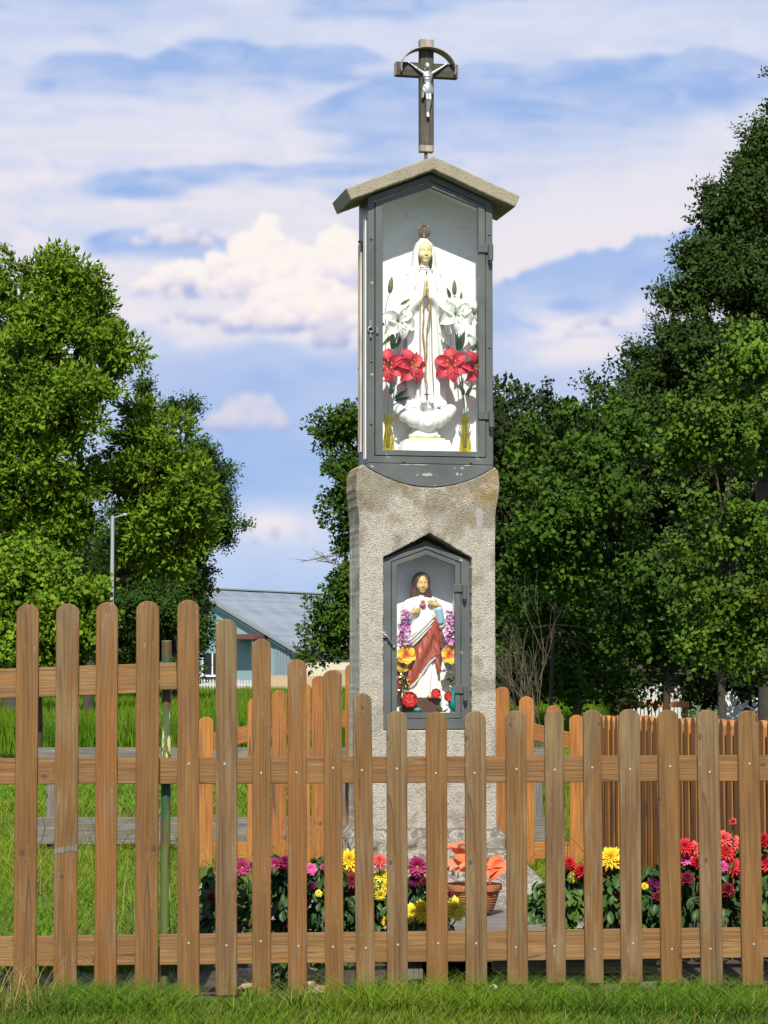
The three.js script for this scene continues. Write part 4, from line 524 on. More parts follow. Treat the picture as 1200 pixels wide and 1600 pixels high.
// flowers in the lower niche
{
  const small = petalGeo(0.02, 0.016, { nu: 3, nv: 3, rise: 0.5, back: 1.2, cup: 0.3 }), R = rng(55);
  const floret = merge([0, 1, 2, 3, 4].map((i) => { const g = small.clone(); g.applyMatrix4(mat4(0, 0, 0, 0, 0, i * 1.257)); return g; }));
  const hibP = petalGeo(0.055, 0.05, { nu: 6, nv: 5, rise: 0.5, back: 1.1, cup: 0.15, pw: 1.25, tip: 0.8, wave: 0.16, seed: 5 });
  for (const [s, px, ph, lab] of [[-1, 630, 634, 'lilac flower spray with a yellow bloom on the latch side of the lower niche'], [1, 704, 704, 'lilac flower spray with a yellow bloom in a teal vase on the hinge side']]) {
    const b = lp(px + (s > 0 ? 6 : 0), 1112, -0.075); b.y = 1.0565; const o = inShrine(thing('artificial_spray', lab, 'bouquet'), b), q = (x, y, z) => lp(x, y, z).sub(b);
    part('stem', tube([new V3(0, 0.02, 0), q(px, 1060, -0.085), q(px, 1000, -0.09), q(px - s * 3, 962, -0.09)], 0.003, 0.002, 6), MF.stem, o);
    const dark = [], pale = [];
    for (let i = 0; i < 60; i++) { const t = R(), a = R() * 6.283, r = 0.034 * (1 - t * 0.6) * Math.sqrt(R()), c = q(px - s * 3 * t, mix(1008, 957, t), -0.085), g = floret.clone(); g.applyMatrix4(mat4(c.x + Math.cos(a) * r, c.y, c.z + Math.sin(a) * r * 0.7 + 0.008, (R() - 0.5) * 1.6, (R() - 0.5) * 2, R() * 6, 0.8 + 0.4 * R())); (R() < 0.6 ? dark : pale).push(g); }
    const bl = part('blossom', merge(dark), MF.purple, o); bl.userData.kind = 'stuff'; const b2 = part('blossom', merge(pale), MF.purple2, o); b2.userData.kind = 'stuff';
    const f = sub('flower', o); f.position.copy(q(ph - (s > 0 ? 3 : 0), 1024, -0.09)); f.rotation.set(-0.1, s * 0.1, 0); for (let i = 0; i < 6; i++) { const m = part('petal', hibP, MF.yellowHib, f); m.rotation.z = i * 1.047 + 0.2; m.position.z = (i % 2) * 0.004; } part('stamens', moved(stamG.clone(), 0, 0, 0, 0, 0, 0, 0.5), MF.stamen, f);
    if (s < 0) { const f2 = sub('flower', o); f2.position.copy(q(629, 1038, -0.095)); f2.rotation.set(0.5, -0.4, 0.5); for (let i = 0; i < 5; i++) { const m = part('petal', hibP, MF.yellowHib, f2); m.rotation.z = i * 1.257; m.scale.setScalar(0.8); } }
    const tl = []; for (let i = 0; i < 26; i++) { const c = q((s < 0 ? 632 : 708) + (R() - 0.5) * 14, mix(1048, 1085, R()), -0.075); tl.push(moved(petalGeo(0.016, 0.009, { nu: 2, nv: 3, rise: 0.3, back: 0.8 }), c.x, c.y, c.z, R() * 2 - 1, R() * 4, R() * 6)); } part('gilt_leaves', merge(tl), MF.tinsel, o).userData.kind = 'stuff';
    for (let i = 0; i < 4; i++) leafAt(o, q(px + (i - 1.5) * 5, 1062 + i * 4, -0.085), 0.5, R() * 2 - 1, (i - 1.5) * 0.7, 0.5);
  }
  const tv = lp(711, 1112, -0.085); tv.y = 1.0585; const v = inShrine(thing('teal_vase', 'rounded teal vase half hidden behind red carnations', 'vase'), tv); part('vessel', lathe([[0.001, 0.001], [0.022, 0.001], [0.034, 0.03], [0.036, 0.055], [0.026, 0.09], [0.014, 0.11], [0.017, 0.125], [0.012, 0.125], [0.01, 0.11], [0.001, 0.1]], 20), MF.teal, v);
  const ct = lp(652, 1112, -0.062); ct.y = 1.058; const tdish = inShrine(thing('teal_holder', 'small teal flower holder on the floor of the lower niche', 'flower holder'), ct); part('cup', lathe([[0.001, 0.001], [0.02, 0.001], [0.022, 0.012], [0.019, 0.022], [0.016, 0.022], [0.016, 0.006], [0.001, 0.005]], 16), std([0.05, 0.2, 0.22], 0.4), tdish);
  const pp = petalGeo(0.036, 0.036, { nu: 6, nv: 7, rise: 0.7, back: 1.0, cup: 0.1, pw: 1.9, tip: 0.6, wave: 0.75, seed: 8 });
  for (const [px, py, r, n, lab] of [[640, 1096, 1.3, 1, 'big ruffled red carnation at the latch side of the lower niche floor'], [689, 1086, 1.15, 2, 'pair of ruffled red carnations before the teal vase']]) {
    const b = lp(px, py + 12, -0.08); b.y = 1.0575; const o = inShrine(thing('artificial_carnation', lab, 'carnation'), b), q = (x, y, z) => lp(x, y, z).sub(b);
    part('stem', tube([new V3(0, 0.003, -0.01), q(px, py + 4, -0.068), q(px, py, -0.064)], 0.0025, 0.002, 5), MF.stem, o); leafAt(o, new V3(-0.005, 0.006, -0.006), 0.9, 0.3, 0.9, 0.45); leafAt(o, new V3(0.005, 0.006, -0.006), 0.9, -0.3, -0.9, 0.45);
    for (let k = 0; k < n; k++) { const f = sub('flower', o); f.position.copy(q(px + (n > 1 ? (k ? 9 : -8) : 0), py + (k ? 3 : -2), -0.082)); f.rotation.set(-0.1, (k - 0.5) * 0.5, 0); f.scale.setScalar((n > 1 ? 0.8 : 1.15) * r); const l = []; for (let L = 0; L < 4; L++) for (let i = 0; i < 9 - L; i++) { const g = pp.clone(); g.applyMatrix4(mat4(0, 0, 0, 0, 0, 0, 1 - L * 0.14)); g.applyMatrix4(mat4(0, 0, L * 0.007, -L * 0.28, 0, 0)); g.applyMatrix4(mat4(0, 0, 0, 0, 0, i * 6.283 / (9 - L) + L * 0.4 + R() * 0.3)); l.push(g); } part('petals', merge(l), MF.carn, f); }
  }
}
// ------------------------------------------------------------------ fences
function frame(px0, d0, px1, d1) { const a = new V3(xAt(px0, d0), 0, -d0), b = new V3(xAt(px1, d1), 0, -d1), turn = Math.atan2(-(b.z - a.z), b.x - a.x); return { o: a, turn, len: a.distanceTo(b) }; }
function onFrame(f, px, py, z = 0) { const k = (px - 600) / F, c = Math.cos(f.turn), s = Math.sin(f.turn), x = (k * (-f.o.z - z * c) - f.o.x - z * s) / (c - k * s), d = -(f.o.z - x * s + z * c); return new V3(x, yAt(py, d), z); }
function picketGeo(w, h, t, seed, round = 0.82) {
  const hw = w / 2, ah = hw * round, pts = [[-hw, 0], [hw, 0]], R = rng(seed), n = 10; for (let i = 0; i <= n; i++) { const a = i / n * Math.PI; pts.push([Math.cos(a) * hw, h - ah + Math.sin(a) * ah]); }
  const g = extr(pts, t, 0.0025), ox = R() * 0.16, oy = 1.57 - h, fl = R() < 0.5 ? 1 : -1, uv = g.attributes.uv; for (let i = 0; i < uv.count; i++) uv.setXY(i, fl * uv.getX(i) + ox, uv.getY(i) + oy); return g;
}
const screwG = moved(new THREE.CylinderGeometry(0.0042, 0.0042, 0.003, 10), 0, 0, 0, Math.PI / 2), screwMat = std([0.5, 0.5, 0.46], 0.4, { metalness: 0.4 });
const FR = frame(0, 8.93, 1200, 9.08), PT = 0.02;
const railY = { top: (px) => [1045 - 10 * px / 275, 1091 - 14 * px / 275], mid: (px) => [1185 - 5 * px / 1200, 1226 - 4 * px / 1200], low: (px) => [1464 - 12 * px / 1000, 1511 - 11 * px / 1000] };
function rail(par, f, px0, px1, yf, z0, t, mat, seed) {
  const a = onFrame(f, px0, yf(px0)[0], z0), b = onFrame(f, px1, yf(px1)[0], z0), a2 = onFrame(f, px0, yf(px0)[1], z0), h = a.y - a2.y, L = Math.hypot(b.x - a.x, b.y - a.y);
  const g = plain(new RoundedBoxGeometry(L, h, t, 1, 0.003)); boxUV(g, 1, rng(seed)() * 0.16, rng(seed + 1)() * 1.6, true); const m = part('rail', g, mat, par); m.position.set((a.x + b.x) / 2, (a.y + b.y) / 2 - h / 2, z0 - t / 2); m.rotation.z = Math.atan2(b.y - a.y, b.x - a.x); return m;
}
function pickets(par, f, list, mats, th, rails) {
  list.forEach(([cx, w, top, bot, lean = 0, mi], i) => {
    const T = onFrame(f, cx, top), B = onFrame(f, cx + lean, bot), wm = (onFrame(f, cx + w / 2, top).x - onFrame(f, cx - w / 2, top).x), h = T.y - B.y;
    const m = part('picket', picketGeo(wm, h, th, 500 + i * 7 + Math.round(cx)), mats[mi ?? Math.floor(hash(i, Math.round(cx), 2) * mats.length)], par); m.position.set(B.x, B.y, -th); m.rotation.z = -Math.atan2(T.x - B.x, h);
    for (const ry of rails) { const s = onFrame(f, cx, ry + (hash(i, ry, 4) - 0.5) * 16); if (s.y < T.y - 0.05) { const q = part('screw', screwG, screwMat, m); q.position.set((hash(i, ry, 8) - 0.5) * 0.012, s.y - B.y, th + 0.0005); } }
  });
}
{
  const L = thing('picket_fence', 'tall brown picket fence section of level tops left of the green post', 'fence', FR.o, FR.turn);
  pickets(L, FR, [[-18, 35, 945, 1552, 0, 0], [43.5, 35, 944, 1556, 1, 0], [106, 36, 943, 1558, 1, 2], [167.5, 34, 941, 1560, 2, 1], [231, 36, 939, 1558, 2, 0]], frontWood, PT, []);
  { const b = L.children[2], w = 0.088, n = 14, pts = []; for (let i = 0; i <= n; i++) pts.push([-w / 2 + w * i / n, 0.012 + 0.016 * i / n - 0.006 * hash(i, 3)]); for (let i = n; i >= 0; i--) pts.push([-w / 2 + w * i / n, -0.014 + 0.014 * i / n + 0.008 * hash(i, 4)]); const y = onFrame(FR, 106, 1330).y - b.position.y, g = extr(pts, 0.0016); g.translate(0, y, PT - 0.0002); part('splintered_strip', g, greyWood, b, 'grey splintered strip torn across the board'); }
  rail(L, FR, -40, 249, railY.top, -PT - 0.001, 0.034, railWood[0], 1); rail(L, FR, -40, 251, railY.mid, -PT - 0.001, 0.034, railWood[1], 2); rail(L, FR, -40, 250.5, railY.low, -PT - 0.001, 0.034, railWood[0], 3);
  const G = thing('picket_fence', 'brown picket fence section curving down to low level tops before the shrine', 'fence', FR.o, FR.turn);
  pickets(G, FR, [[294, 34, 937, 1556, 4, 3], [353.5, 33, 967, 1556, 3, 4], [409, 29, 998, 1558, 2, 3], [464.5, 29.5, 1030, 1560, 2, 1], [519, 29, 1047, 1566, 5, 3], [566, 29, 1083, 1566, 6, 2], [620, 32, 1111, 1541, 1, 4], [681.5, 33, 1112, 1539, 1, 3], [742, 33, 1111, 1539, 1, 4], [805.5, 32, 1110, 1539, 1, 2], [865, 30, 1110, 1537, 1, 4], [924, 28.5, 1109, 1537, 1, 2], [982, 33, 1108, 1537, 1, 4], [1042.5, 32.5, 1109, 1537, 2, 0], [1104, 34, 1109, 1540, 3, 4], [1167, 33, 1110, 1540, 3, 3], [1229, 33, 1110, 1540, 3, 1]], frontWood, PT, [1200, 1475]);
  rail(G, FR, 249.8, 277, railY.top, -PT - 0.001, 0.034, railWood[0], 5); rail(G, FR, 252, 1290, railY.mid, -PT - 0.001, 0.034, railWood[1], 6); rail(G, FR, 253, 1290, railY.low, -PT - 0.001, 0.034, railWood[0], 7);
  for (const px of [568, 1240]) { const p = onFrame(FR, px, 1450, -PT - 0.08), h = px > 1000 ? 1.0 : 0.86, g = rbox(0.06, h + 0.1, 0.045, 0.004); boxUV(g); const m = part('fence_post', g, railWood[1], G); m.position.set(p.x, h / 2 - 0.06, -PT - 0.06); }
  // green steel post
  const gp = onFrame(FR, 261, 1003, -0.085); const P = thing('fence_post', 'round green steel post with rust and flaked paint behind the picket fence', 'post', new V3(gp.x, 0, gp.z).applyAxisAngle(new V3(0, 1, 0), FR.turn).add(FR.o));
  const pm = tex(256, 512, (u, v) => { const b = fb2(u * 5, v * 12, 5, 12, 601, 5), fl = sst(0.78, 0.8, b + 0.12 * sst(0.66, 0.72, v) * sst(0.9, 0.84, v)), ru = sst(0.55, 0.6, fb2(u * 7, v * 16, 7, 16, 602, 5) + 0.35 * sst(0.93, 0.98, v)), al = sst(0.45, 0.6, fb2(u * 3, v * 6, 3, 6, 603, 4)); let c = mix3([0.015, 0.085, 0.045], [0.085, 0.13, 0.03], al); c = mix3(c, [0.62, 0.55, 0.33], fl); return mix3(c, [0.12, 0.05, 0.022], ru * 0.8); });
  const pmat = new THREE.MeshStandardMaterial({ map: pm, roughness: 0.5 }); const cg = new THREE.CylinderGeometry(0.0195, 0.0195, gp.y + 0.3, 20, 1); cg.translate(0, (gp.y - 0.3) / 2, 0); part('tube', cg, pmat, P); part('end_cap', moved(new THREE.CylinderGeometry(0.0185, 0.0198, 0.006, 20), 0, gp.y + 0.003, 0), pmat, P);
}
{ // orange-brown fence behind the shrine, its tops rising to the middle
  const f = frame(200, 14.3, 960, 14.3), B = thing('picket_fence', 'orange brown picket fence behind the shrine with tops rising to the middle', 'fence', f.o, f.turn);
  const tops = [[323, 1120], [361, 1107], [399, 1091], [437, 1078], [474, 1066], [499, 1056], [523, 1046], [551, 1037], [589, 1032], [627, 1029], [665, 1029], [703, 1038], [742, 1055], [784, 1073], [822, 1088], [864, 1102], [900, 1117]];
  pickets(B, f, tops.map(([x, y], i) => [x, 23, y, 1368, 0, i % 2]), backWood, 0.02, []);
  const ry = (px) => { const t = px < 646 ? (px - 310) / 336 : (910 - px) / 264, y = 1150 - 46 * Math.sin(clamp(t) * 1.57); return [y, y + 26]; };
  for (const [a, b] of [[312, 400], [400, 490], [490, 570], [570, 646], [646, 720], [720, 800], [800, 912]]) rail(B, f, a + 0.3, b - 0.3, ry, -0.0205, 0.03, backWood[1], 40 + a); rail(B, f, 312, 912, () => [1316, 1342], -0.0205, 0.03, backWood[0], 49);
}
{ // side fence running back on the right
  const a = new V3(xAt(918, 14.3), 0, -14.3), b = new V3(xAt(1340, 9.1), 0, -9.1), dir = b.clone().sub(a), n = 38, S = thing('picket_fence', 'orange brown picket fence running back along the side of the flower bed', 'fence', a, Math.atan2(-dir.z, dir.x));
  const L = dir.length(); for (let i = 0; i <= n; i++) { const h = 1.0 + 0.05 * i / n + 0.012 * (hash(i, 3) - 0.5), m = part('picket', picketGeo(0.085 + 0.008 * hash(i, 9), h, 0.027, 900 + i), backWood[i % 2], S); m.position.set(L * i / n, 0, -0.0205); m.rotation.z = (hash(i, 5) - 0.5) * 0.012; m.rotation.y = (hash(i, 6) - 0.5) * 0.12; }
  for (const y of [0.72, 0.2]) { const g = rbox(L, 0.08, 0.03, 0.003); boxUV(g, 1, 0, 0, true); part('rail', g, backWood[0], S).position.set(L / 2, y, -0.036); }
}
{ // low weathered railing behind the enclosure
  const f = frame(62, 15.6, 862, 15.6), W = thing('plank_railing', 'low railing of two long grey weathered planks beyond the back fence', 'railing', f.o, f.turn);
  for (const [y0, y1] of [[1168, 1187], [1277, 1319]]) { const a = onFrame(f, 62, y0), b = onFrame(f, 862, y1), mid = (a.x + b.x) / 2; for (const [x0, x1, s] of [[a.x, mid - 0.002, 1], [mid + 0.002, b.x, 2]]) { const g = rbox(x1 - x0, a.y - b.y, 0.035, 0.003); boxUV(g, 1, s * 0.07, s * 0.5, true); part('plank', g, greyWood, W).position.set((x0 + x1) / 2, (a.y + b.y) / 2, 0); } }
  for (const px of [84, 300, 537, 838]) { const a = onFrame(f, px, 1172), g = rbox(0.075, a.y + 0.1, 0.06, 0.004); boxUV(g); part('post', g, greyWood, W).position.set(a.x, a.y / 2 - 0.05, -0.049); }
}
// ------------------------------------------------------------------ ground
{
  const gm = tex(512, 512, (u, v) => { const a = fb2(u * 6, v * 6, 6, 6, 701, 5), b = fb2(u * 40, v * 40, 40, 40, 702, 3); return mix3(mix3([0.03, 0.055, 0.012], [0.075, 0.12, 0.024], sst(0.3, 0.7, a)), [0.11, 0.095, 0.04], sst(0.62, 0.78, b) * 0.5); });
  const g = new THREE.PlaneGeometry(3000, 3000, 1, 1); g.rotateX(-Math.PI / 2); g.translate(0, 0, -900); const p = g.attributes.position, uv = g.attributes.uv; for (let i = 0; i < uv.count; i++) uv.setXY(i, p.getX(i) / 3.2, p.getZ(i) / 3.2);
  struct('ground', g, new THREE.MeshStandardMaterial({ map: gm, roughness: 1 }));
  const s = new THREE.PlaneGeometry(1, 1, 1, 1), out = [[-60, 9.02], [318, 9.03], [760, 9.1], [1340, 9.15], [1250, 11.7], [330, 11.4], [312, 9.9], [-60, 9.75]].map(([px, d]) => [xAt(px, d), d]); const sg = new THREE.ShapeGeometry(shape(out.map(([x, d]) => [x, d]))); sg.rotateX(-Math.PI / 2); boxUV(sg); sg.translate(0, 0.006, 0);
  struct('flower_bed_and_shade_strip', sg, M.soil);  // bed soil, plus a left strip added dark as shade below the rail
}
// ------------------------------------------------------------------ low plank platform and edging before the shrine
{
  const P = thing('plank_platform', 'low grey weathered timber platform at the foot of the shrine', 'platform', [0, 0, 0]);
  const x0 = xAt(765, 9.3), zf = -9.17, xr = xAt(1020, 9.2);
  for (let i = 0; i < 2; i++) { const g = rbox(xr - x0, 0.062, 0.07, 0.006); boxUV(g, 1, 0.05 * i, 0.3 * i, true); const m = part('edging_beam', g, greyWood, P); m.position.set((x0 + xr) / 2, 0.03 + i * 0.068, zf - 0.036 - i * 0.004); m.rotation.y = 0.01 * i; }
  for (let i = 0; i < 9; i++) { const z = zf - 0.16 - i * 0.205, g = rbox(0.72, 0.03, 0.196, 0.004), R = rng(i + 3); boxUV(g, 1, R(), R(), true); const m = part('plank', g, greyWood, P); m.position.set(0.41 + 0.03 * (R() - 0.5), 0.122 + 0.003 * (R() - 0.5), z); m.rotation.y = (R() - 0.5) * 0.02; }
  for (const x of [0.12, 0.7]) { const g = rbox(0.07, 0.1, 1.78, 0.004); part('joist', g, greyWood, P).position.set(x, 0.054, zf - 0.98); }
}
// ------------------------------------------------------------------ rocks
function rock(name, label, px, py, d, r, sq, seed, mat = M.rock, group) {
  const p = at(px, py, d); const g = net((x, y, z) => ell(x, y, z, [0, 0, 0], [r, r * sq, r * 0.8]) + (n3(x * 2.2 / r + 9, y * 2.2 / r, z * 2.2 / r, seed) - 0.5) * r * 0.45 + (n3(x * 6 / r, y * 6 / r, z * 6 / r, seed + 1) - 0.5) * r * 0.09, [-r * 1.3, -r * 1.3 * sq - 0.01, -r * 1.2], [r * 1.3, r * 1.3 * sq + 0.01, r * 1.2], r / 11);
  solo(name, g, mat, label, 'stone', [p.x, p.y, p.z], seed, group);
}
rock('stone', 'flat topped tan field stone under the fence below the fourth low rail gap', 392, 1537, 9.16, 0.08, 0.72, 1);
rock('stone', 'rounded pink tan field stone under the bottom rail, widest of the stones', 482, 1540, 9.18, 0.105, 0.62, 2);
rock('stone', 'small buried stone between two pickets beside the wide rounded stone', 604, 1541, 9.18, 0.045, 0.7, 3);
rock('stone', 'pale lichened stone standing before the back fence at the bed corner', 333, 1395, 10.6, 0.085, 0.8, 4, M.plinth);
rock('stone', 'dark mossy stone lying under the pale lichened stone', 314, 1432, 10.2, 0.07, 0.6, 5, M.plinth);
rock('stone', 'small white pebble in the grass before the low platform', 772, 1543, 9.06, 0.014, 0.8, 6, M.plaster);
// ------------------------------------------------------------------ dahlias and other bedding flowers
const FC = { yellow: petalMat([0.82, 0.62, 0.025], 0.25), yellow2: petalMat([0.8, 0.7, 0.06], 0.25), red: petalMat([0.55, 0.012, 0.02], 0.2), darkRed: petalMat([0.2, 0.006, 0.02], 0.2), magenta: petalMat([0.3, 0.008, 0.095], 0.2), plum: petalMat([0.2, 0.008, 0.1], 0.2), coral: petalMat([0.72, 0.11, 0.1], 0.25), pink: petalMat([0.62, 0.1, 0.34], 0.25), orange: petalMat([0.75, 0.14, 0.045], 0.25) };
function bloomGeo(kind, seed) {                              // unit radius, facing +z
  const R = rng(seed), l = [], add = (P, az, tilt, z, s) => { const g = P.clone(); g.applyMatrix4(mat4(0, 0, 0, 0, 0, 0, s)); g.applyMatrix4(mat4(0, 0.05, 0, tilt, 0, 0)); g.applyMatrix4(mat4(0, 0, z, 0, 0, az)); l.push(g); };
  const P = kind === 'daisy' ? petalGeo(0.95, 0.42, { nu: 4, nv: 3, rise: 0.3, back: 0.7, cup: 0.25, pw: 1.2, tip: 0.6 }) : kind === 'ball' ? petalGeo(0.7, 0.42, { nu: 4, nv: 3, rise: 0.5, back: 0.9, cup: 0.55, pw: 1.0, tip: 0.7 }) : petalGeo(0.95, 0.34, { nu: 4, nv: 3, rise: 0.38, back: 1.0, cup: 0.4, pw: 0.95, tip: 1 });
  const rows = kind === 'daisy' ? [[13, -0.05, 0, 1], [12, 0.12, 0.04, 0.92], [9, 0.4, 0.08, 0.7]] : kind === 'ball' ? [[12, -0.5, -0.1, 0.95], [13, -0.1, 0, 1], [12, 0.25, 0.1, 0.95], [10, 0.6, 0.18, 0.85], [8, 0.9, 0.25, 0.72], [5, 1.2, 0.3, 0.55]] : [[13, -0.3, -0.05, 1], [14, -0.02, 0, 1.02], [12, 0.25, 0.07, 0.9], [10, 0.55, 0.13, 0.74], [7, 0.9, 0.18, 0.55]];
  for (const [n, t, z, s] of rows) { const o = R() * 6; for (let i = 0; i < n; i++) add(P, o + i * 6.283 / n + (R() - 0.5) * 0.25, t + (R() - 0.5) * 0.25, z, s * (0.9 + 0.2 * R())); }
  return merge(l);
}
const BL = { daisy: [bloomGeo('daisy', 1), bloomGeo('daisy', 2)], ball: [bloomGeo('ball', 3), bloomGeo('ball', 4)], decor: [bloomGeo('decor', 5), bloomGeo('decor', 6)] };
const eyeMat = std([0.55, 0.42, 0.06], 0.8), eyeGeo2 = (() => { const l = [], R = rng(4); for (let i = 0; i < 40; i++) { const a = i * 2.4, r = 0.26 * Math.sqrt(i / 40); l.push(moved(new THREE.SphereGeometry(0.035, 5, 4), Math.cos(a) * r, Math.sin(a) * r, 0.16 + 0.05 * R() - r * 0.2)); } return merge(l); })();
const bedLeaf = petalGeo(1, 0.52, { nu: 5, nv: 3, rise: 0.15, back: 0.7, cup: 0.28, pw: 0.8, tip: 1 });
const leafMats = [leafMat([0.032, 0.075, 0.018], 0.2, 0.45), leafMat([0.05, 0.11, 0.022], 0.25, 0.45), leafMat([0.08, 0.16, 0.03], 0.3, 0.5)];
let plantSeed = 40;
// px, depth, width and height of the leafage in metres; blooms: [px, py, radius px, colour, kind, yaw, pitch]
function bedPlant(label, cat, px, d, w, h, lm, blooms, n = 90, ls = 0.06) {
  h *= 1.36; n = Math.round(n * 2.1); const R = rng(plantSeed++), o = thing(cat === 'dahlia' ? 'dahlia_plant' : 'bedding_plant', label, cat, [xAt(px, d), 0.006, -d]), lv = [], stems = [];
  for (let i = 0; i < n; i++) { const a = R() * 6.283, t = Math.sqrt(R()), y = h * (0.08 + 0.92 * Math.pow(R(), 0.75)), env = Math.sin(Math.PI * clamp(0.2 + 0.68 * y / h)), r = w / 2 * t * env, g = bedLeaf.clone(), s = ls * (0.6 + 0.7 * R()); g.applyMatrix4(mat4(0, 0, 0, -1.25 + R() * 1.1, 0, (R() - 0.5) * 0.8, s)); g.applyMatrix4(mat4(Math.cos(a) * r, y, Math.sin(a) * r, 0, Math.PI / 2 - a + Math.PI + (R() - 0.5) * 1.4 + Math.PI, 0)); lv.push(g); }
  const f = part('foliage', merge(lv), leafMats[lm], o); f.userData.kind = 'stuff';
  for (let i = 0; i < 7; i++) { const a = R() * 6.283, r = w * 0.32 * R(); stems.push(tube([new V3(0, 0, 0), new V3(Math.cos(a) * r * 0.4, h * 0.5, Math.sin(a) * r * 0.4), new V3(Math.cos(a) * r, h * 0.92, Math.sin(a) * r)], 0.005, 0.0028, 5)); }
  part('stems', merge(stems), MF.stem, o);
  for (const [bx, by, br, c, kind, yaw = 0, pit = -0.35] of blooms) {
    const dz = (R() - 0.5) * w * 0.3 + w * 0.22, p = at(bx, by, d - dz).sub(o.position), b = sub('bloom', o), k = Math.floor(R() * 2); b.position.copy(p); b.rotation.set(pit, yaw + (R() - 0.5) * 0.3, R() * 6, 'YXZ'); b.scale.setScalar(1.1 * br * (d - dz) / F);
    part('petals', BL[kind][k], FC[c], b); if (kind === 'daisy') part('eye', eyeGeo2, eyeMat, b);
    part('stalk', tube([new V3(p.x * 0.3, h * 0.4, p.z * 0.3), new V3(p.x * 0.7, Math.max(h * 0.6, p.y * 0.75), p.z * 0.6), p.clone().add(new V3(0, -0.004, -0.008))], 0.004, 0.003, 5), MF.stem, o);
  }
}
bedPlant('magenta bloomed plant nearest the pale lichened stone', 'bedding plant', 352, 10.1, 0.34, 0.27, 0, [[378, 1356, 14, 'magenta', 'daisy', 0.1, -0.3], [341, 1358, 9, 'magenta', 'ball'], [331, 1402, 10, 'darkRed', 'ball'], [393, 1442, 11, 'red', 'ball']], 120);
bedPlant('dark leaved plant with drooping magenta blooms behind the second descending picket', 'bedding plant', 440, 10.0, 0.36, 0.3, 0, [[447, 1348, 15, 'magenta', 'ball', -0.2], [430, 1352, 12, 'magenta', 'daisy', -0.4], [396, 1352, 8, 'plum', 'ball'], [448, 1441, 11, 'magenta', 'ball', 0.1, 0.6]], 130);
bedPlant('leafy plant with small pink and plum blooms left of the tall yellow dahlia', 'bedding plant', 500, 9.95, 0.34, 0.3, 0, [[486, 1358, 10, 'pink', 'daisy', 0.4], [505, 1356, 7, 'pink', 'ball'], [489, 1384, 8, 'plum', 'ball'], [498, 1396, 6, 'yellow2', 'decor']], 130);
bedPlant('dahlia with a large yellow head above dark red ones', 'dahlia', 548, 10.15, 0.3, 0.26, 0, [[546, 1345, 18, 'yellow', 'decor', 0, -0.25], [549, 1366, 13, 'yellow', 'decor', 0.4, -0.1], [549, 1377, 15, 'darkRed', 'decor', 0.2], [550, 1395, 11, 'red', 'decor', 0.1, 0.1]], 100);
bedPlant('plant of crowded pale yellow heads beneath a coral red one', 'dahlia', 594, 10.05, 0.3, 0.24, 1, [[593, 1346, 12, 'coral', 'decor', -0.1], [597, 1371, 13, 'yellow2', 'decor', 0, -0.4], [587, 1385, 11, 'yellow2', 'decor', -0.4], [603, 1385, 10, 'yellow', 'decor', 0.4], [594, 1398, 10, 'yellow2', 'decor', 0.2, 0.2], [601, 1440, 8, 'yellow', 'decor']], 100);
bedPlant('plum red dahlia with a pale centre standing before the footing', 'dahlia', 650, 10.1, 0.26, 0.24, 0, [[652, 1354, 16, 'magenta', 'daisy', 0, -0.1], [648, 1378, 13, 'plum', 'ball', -0.2], [662, 1378, 9, 'darkRed', 'ball', 0.2]], 90);
bedPlant('low yellow dahlia with two shaggy heads before the ribbed bowl', 'dahlia', 668, 9.75, 0.3, 0.18, 1, [[645, 1428, 17, 'yellow2', 'decor', -0.2, -0.2], [661, 1424, 17, 'yellow', 'decor', 0.3, -0.2], [709, 1420, 20, 'yellow2', 'decor', 0.2, -0.1], [703, 1397, 7, 'darkRed', 'ball'], [723, 1422, 6, 'magenta', 'ball']], 90, 0.05);
bedPlant('glossy green leafy plant without blooms right of the footing', 'bedding plant', 843, 10.4, 0.2, 0.2, 1, [], 70, 0.06);
bedPlant('leafy plant with two round red blooms and a small yellow one', 'dahlia', 893, 10.2, 0.28, 0.27, 2, [[889, 1350, 14, 'red', 'ball', 0.1], [907, 1362, 15, 'red', 'ball', 0.1], [897, 1371, 9, 'yellow', 'decor', 0, -0.3]], 110, 0.062);
bedPlant('leafy dahlia with a big yellow head over red pompons', 'dahlia', 955, 10.2, 0.3, 0.3, 1, [[954, 1342, 19, 'yellow', 'decor', 0, -0.3], [946, 1357, 15, 'red', 'ball', -0.3], [967, 1395, 16, 'red', 'ball', 0.3], [964, 1369, 7, 'coral', 'ball']], 120, 0.062);
bedPlant('dark plant with purple shaded blooms before the side fence', 'dahlia', 1020, 10.1, 0.3, 0.26, 0, [[1022, 1381, 16, 'plum', 'ball', 0], [1027, 1402, 11, 'darkRed', 'ball'], [1007, 1385, 6, 'yellow', 'decor']], 120);
bedPlant('tall dahlia with red, coral and pink heads clustered beside the dark purple plant', 'dahlia', 1075, 10.1, 0.3, 0.32, 0, [[1070, 1324, 15, 'red', 'decor', -0.2], [1085, 1327, 13, 'coral', 'decor', 0.3], [1074, 1342, 12, 'pink', 'daisy', 0], [1087, 1348, 13, 'red', 'ball', 0.3], [1074, 1374, 15, 'darkRed', 'ball'], [1066, 1358, 8, 'magenta', 'ball']], 120);
bedPlant('tallest dahlia with coral heads and a high bud above the rest', 'dahlia', 1138, 10.1, 0.32, 0.34, 0, [[1131, 1312, 15, 'coral', 'decor', -0.2], [1144, 1318, 14, 'coral', 'decor', 0.2], [1134, 1332, 15, 'red', 'decor', 0], [1142, 1356, 17, 'red', 'decor', 0.2], [1128, 1355, 10, 'pink', 'decor', -0.3], [1145, 1284, 8, 'coral', 'ball', 0.2, 0.1], [1136, 1392, 16, 'darkRed', 'ball']], 130);
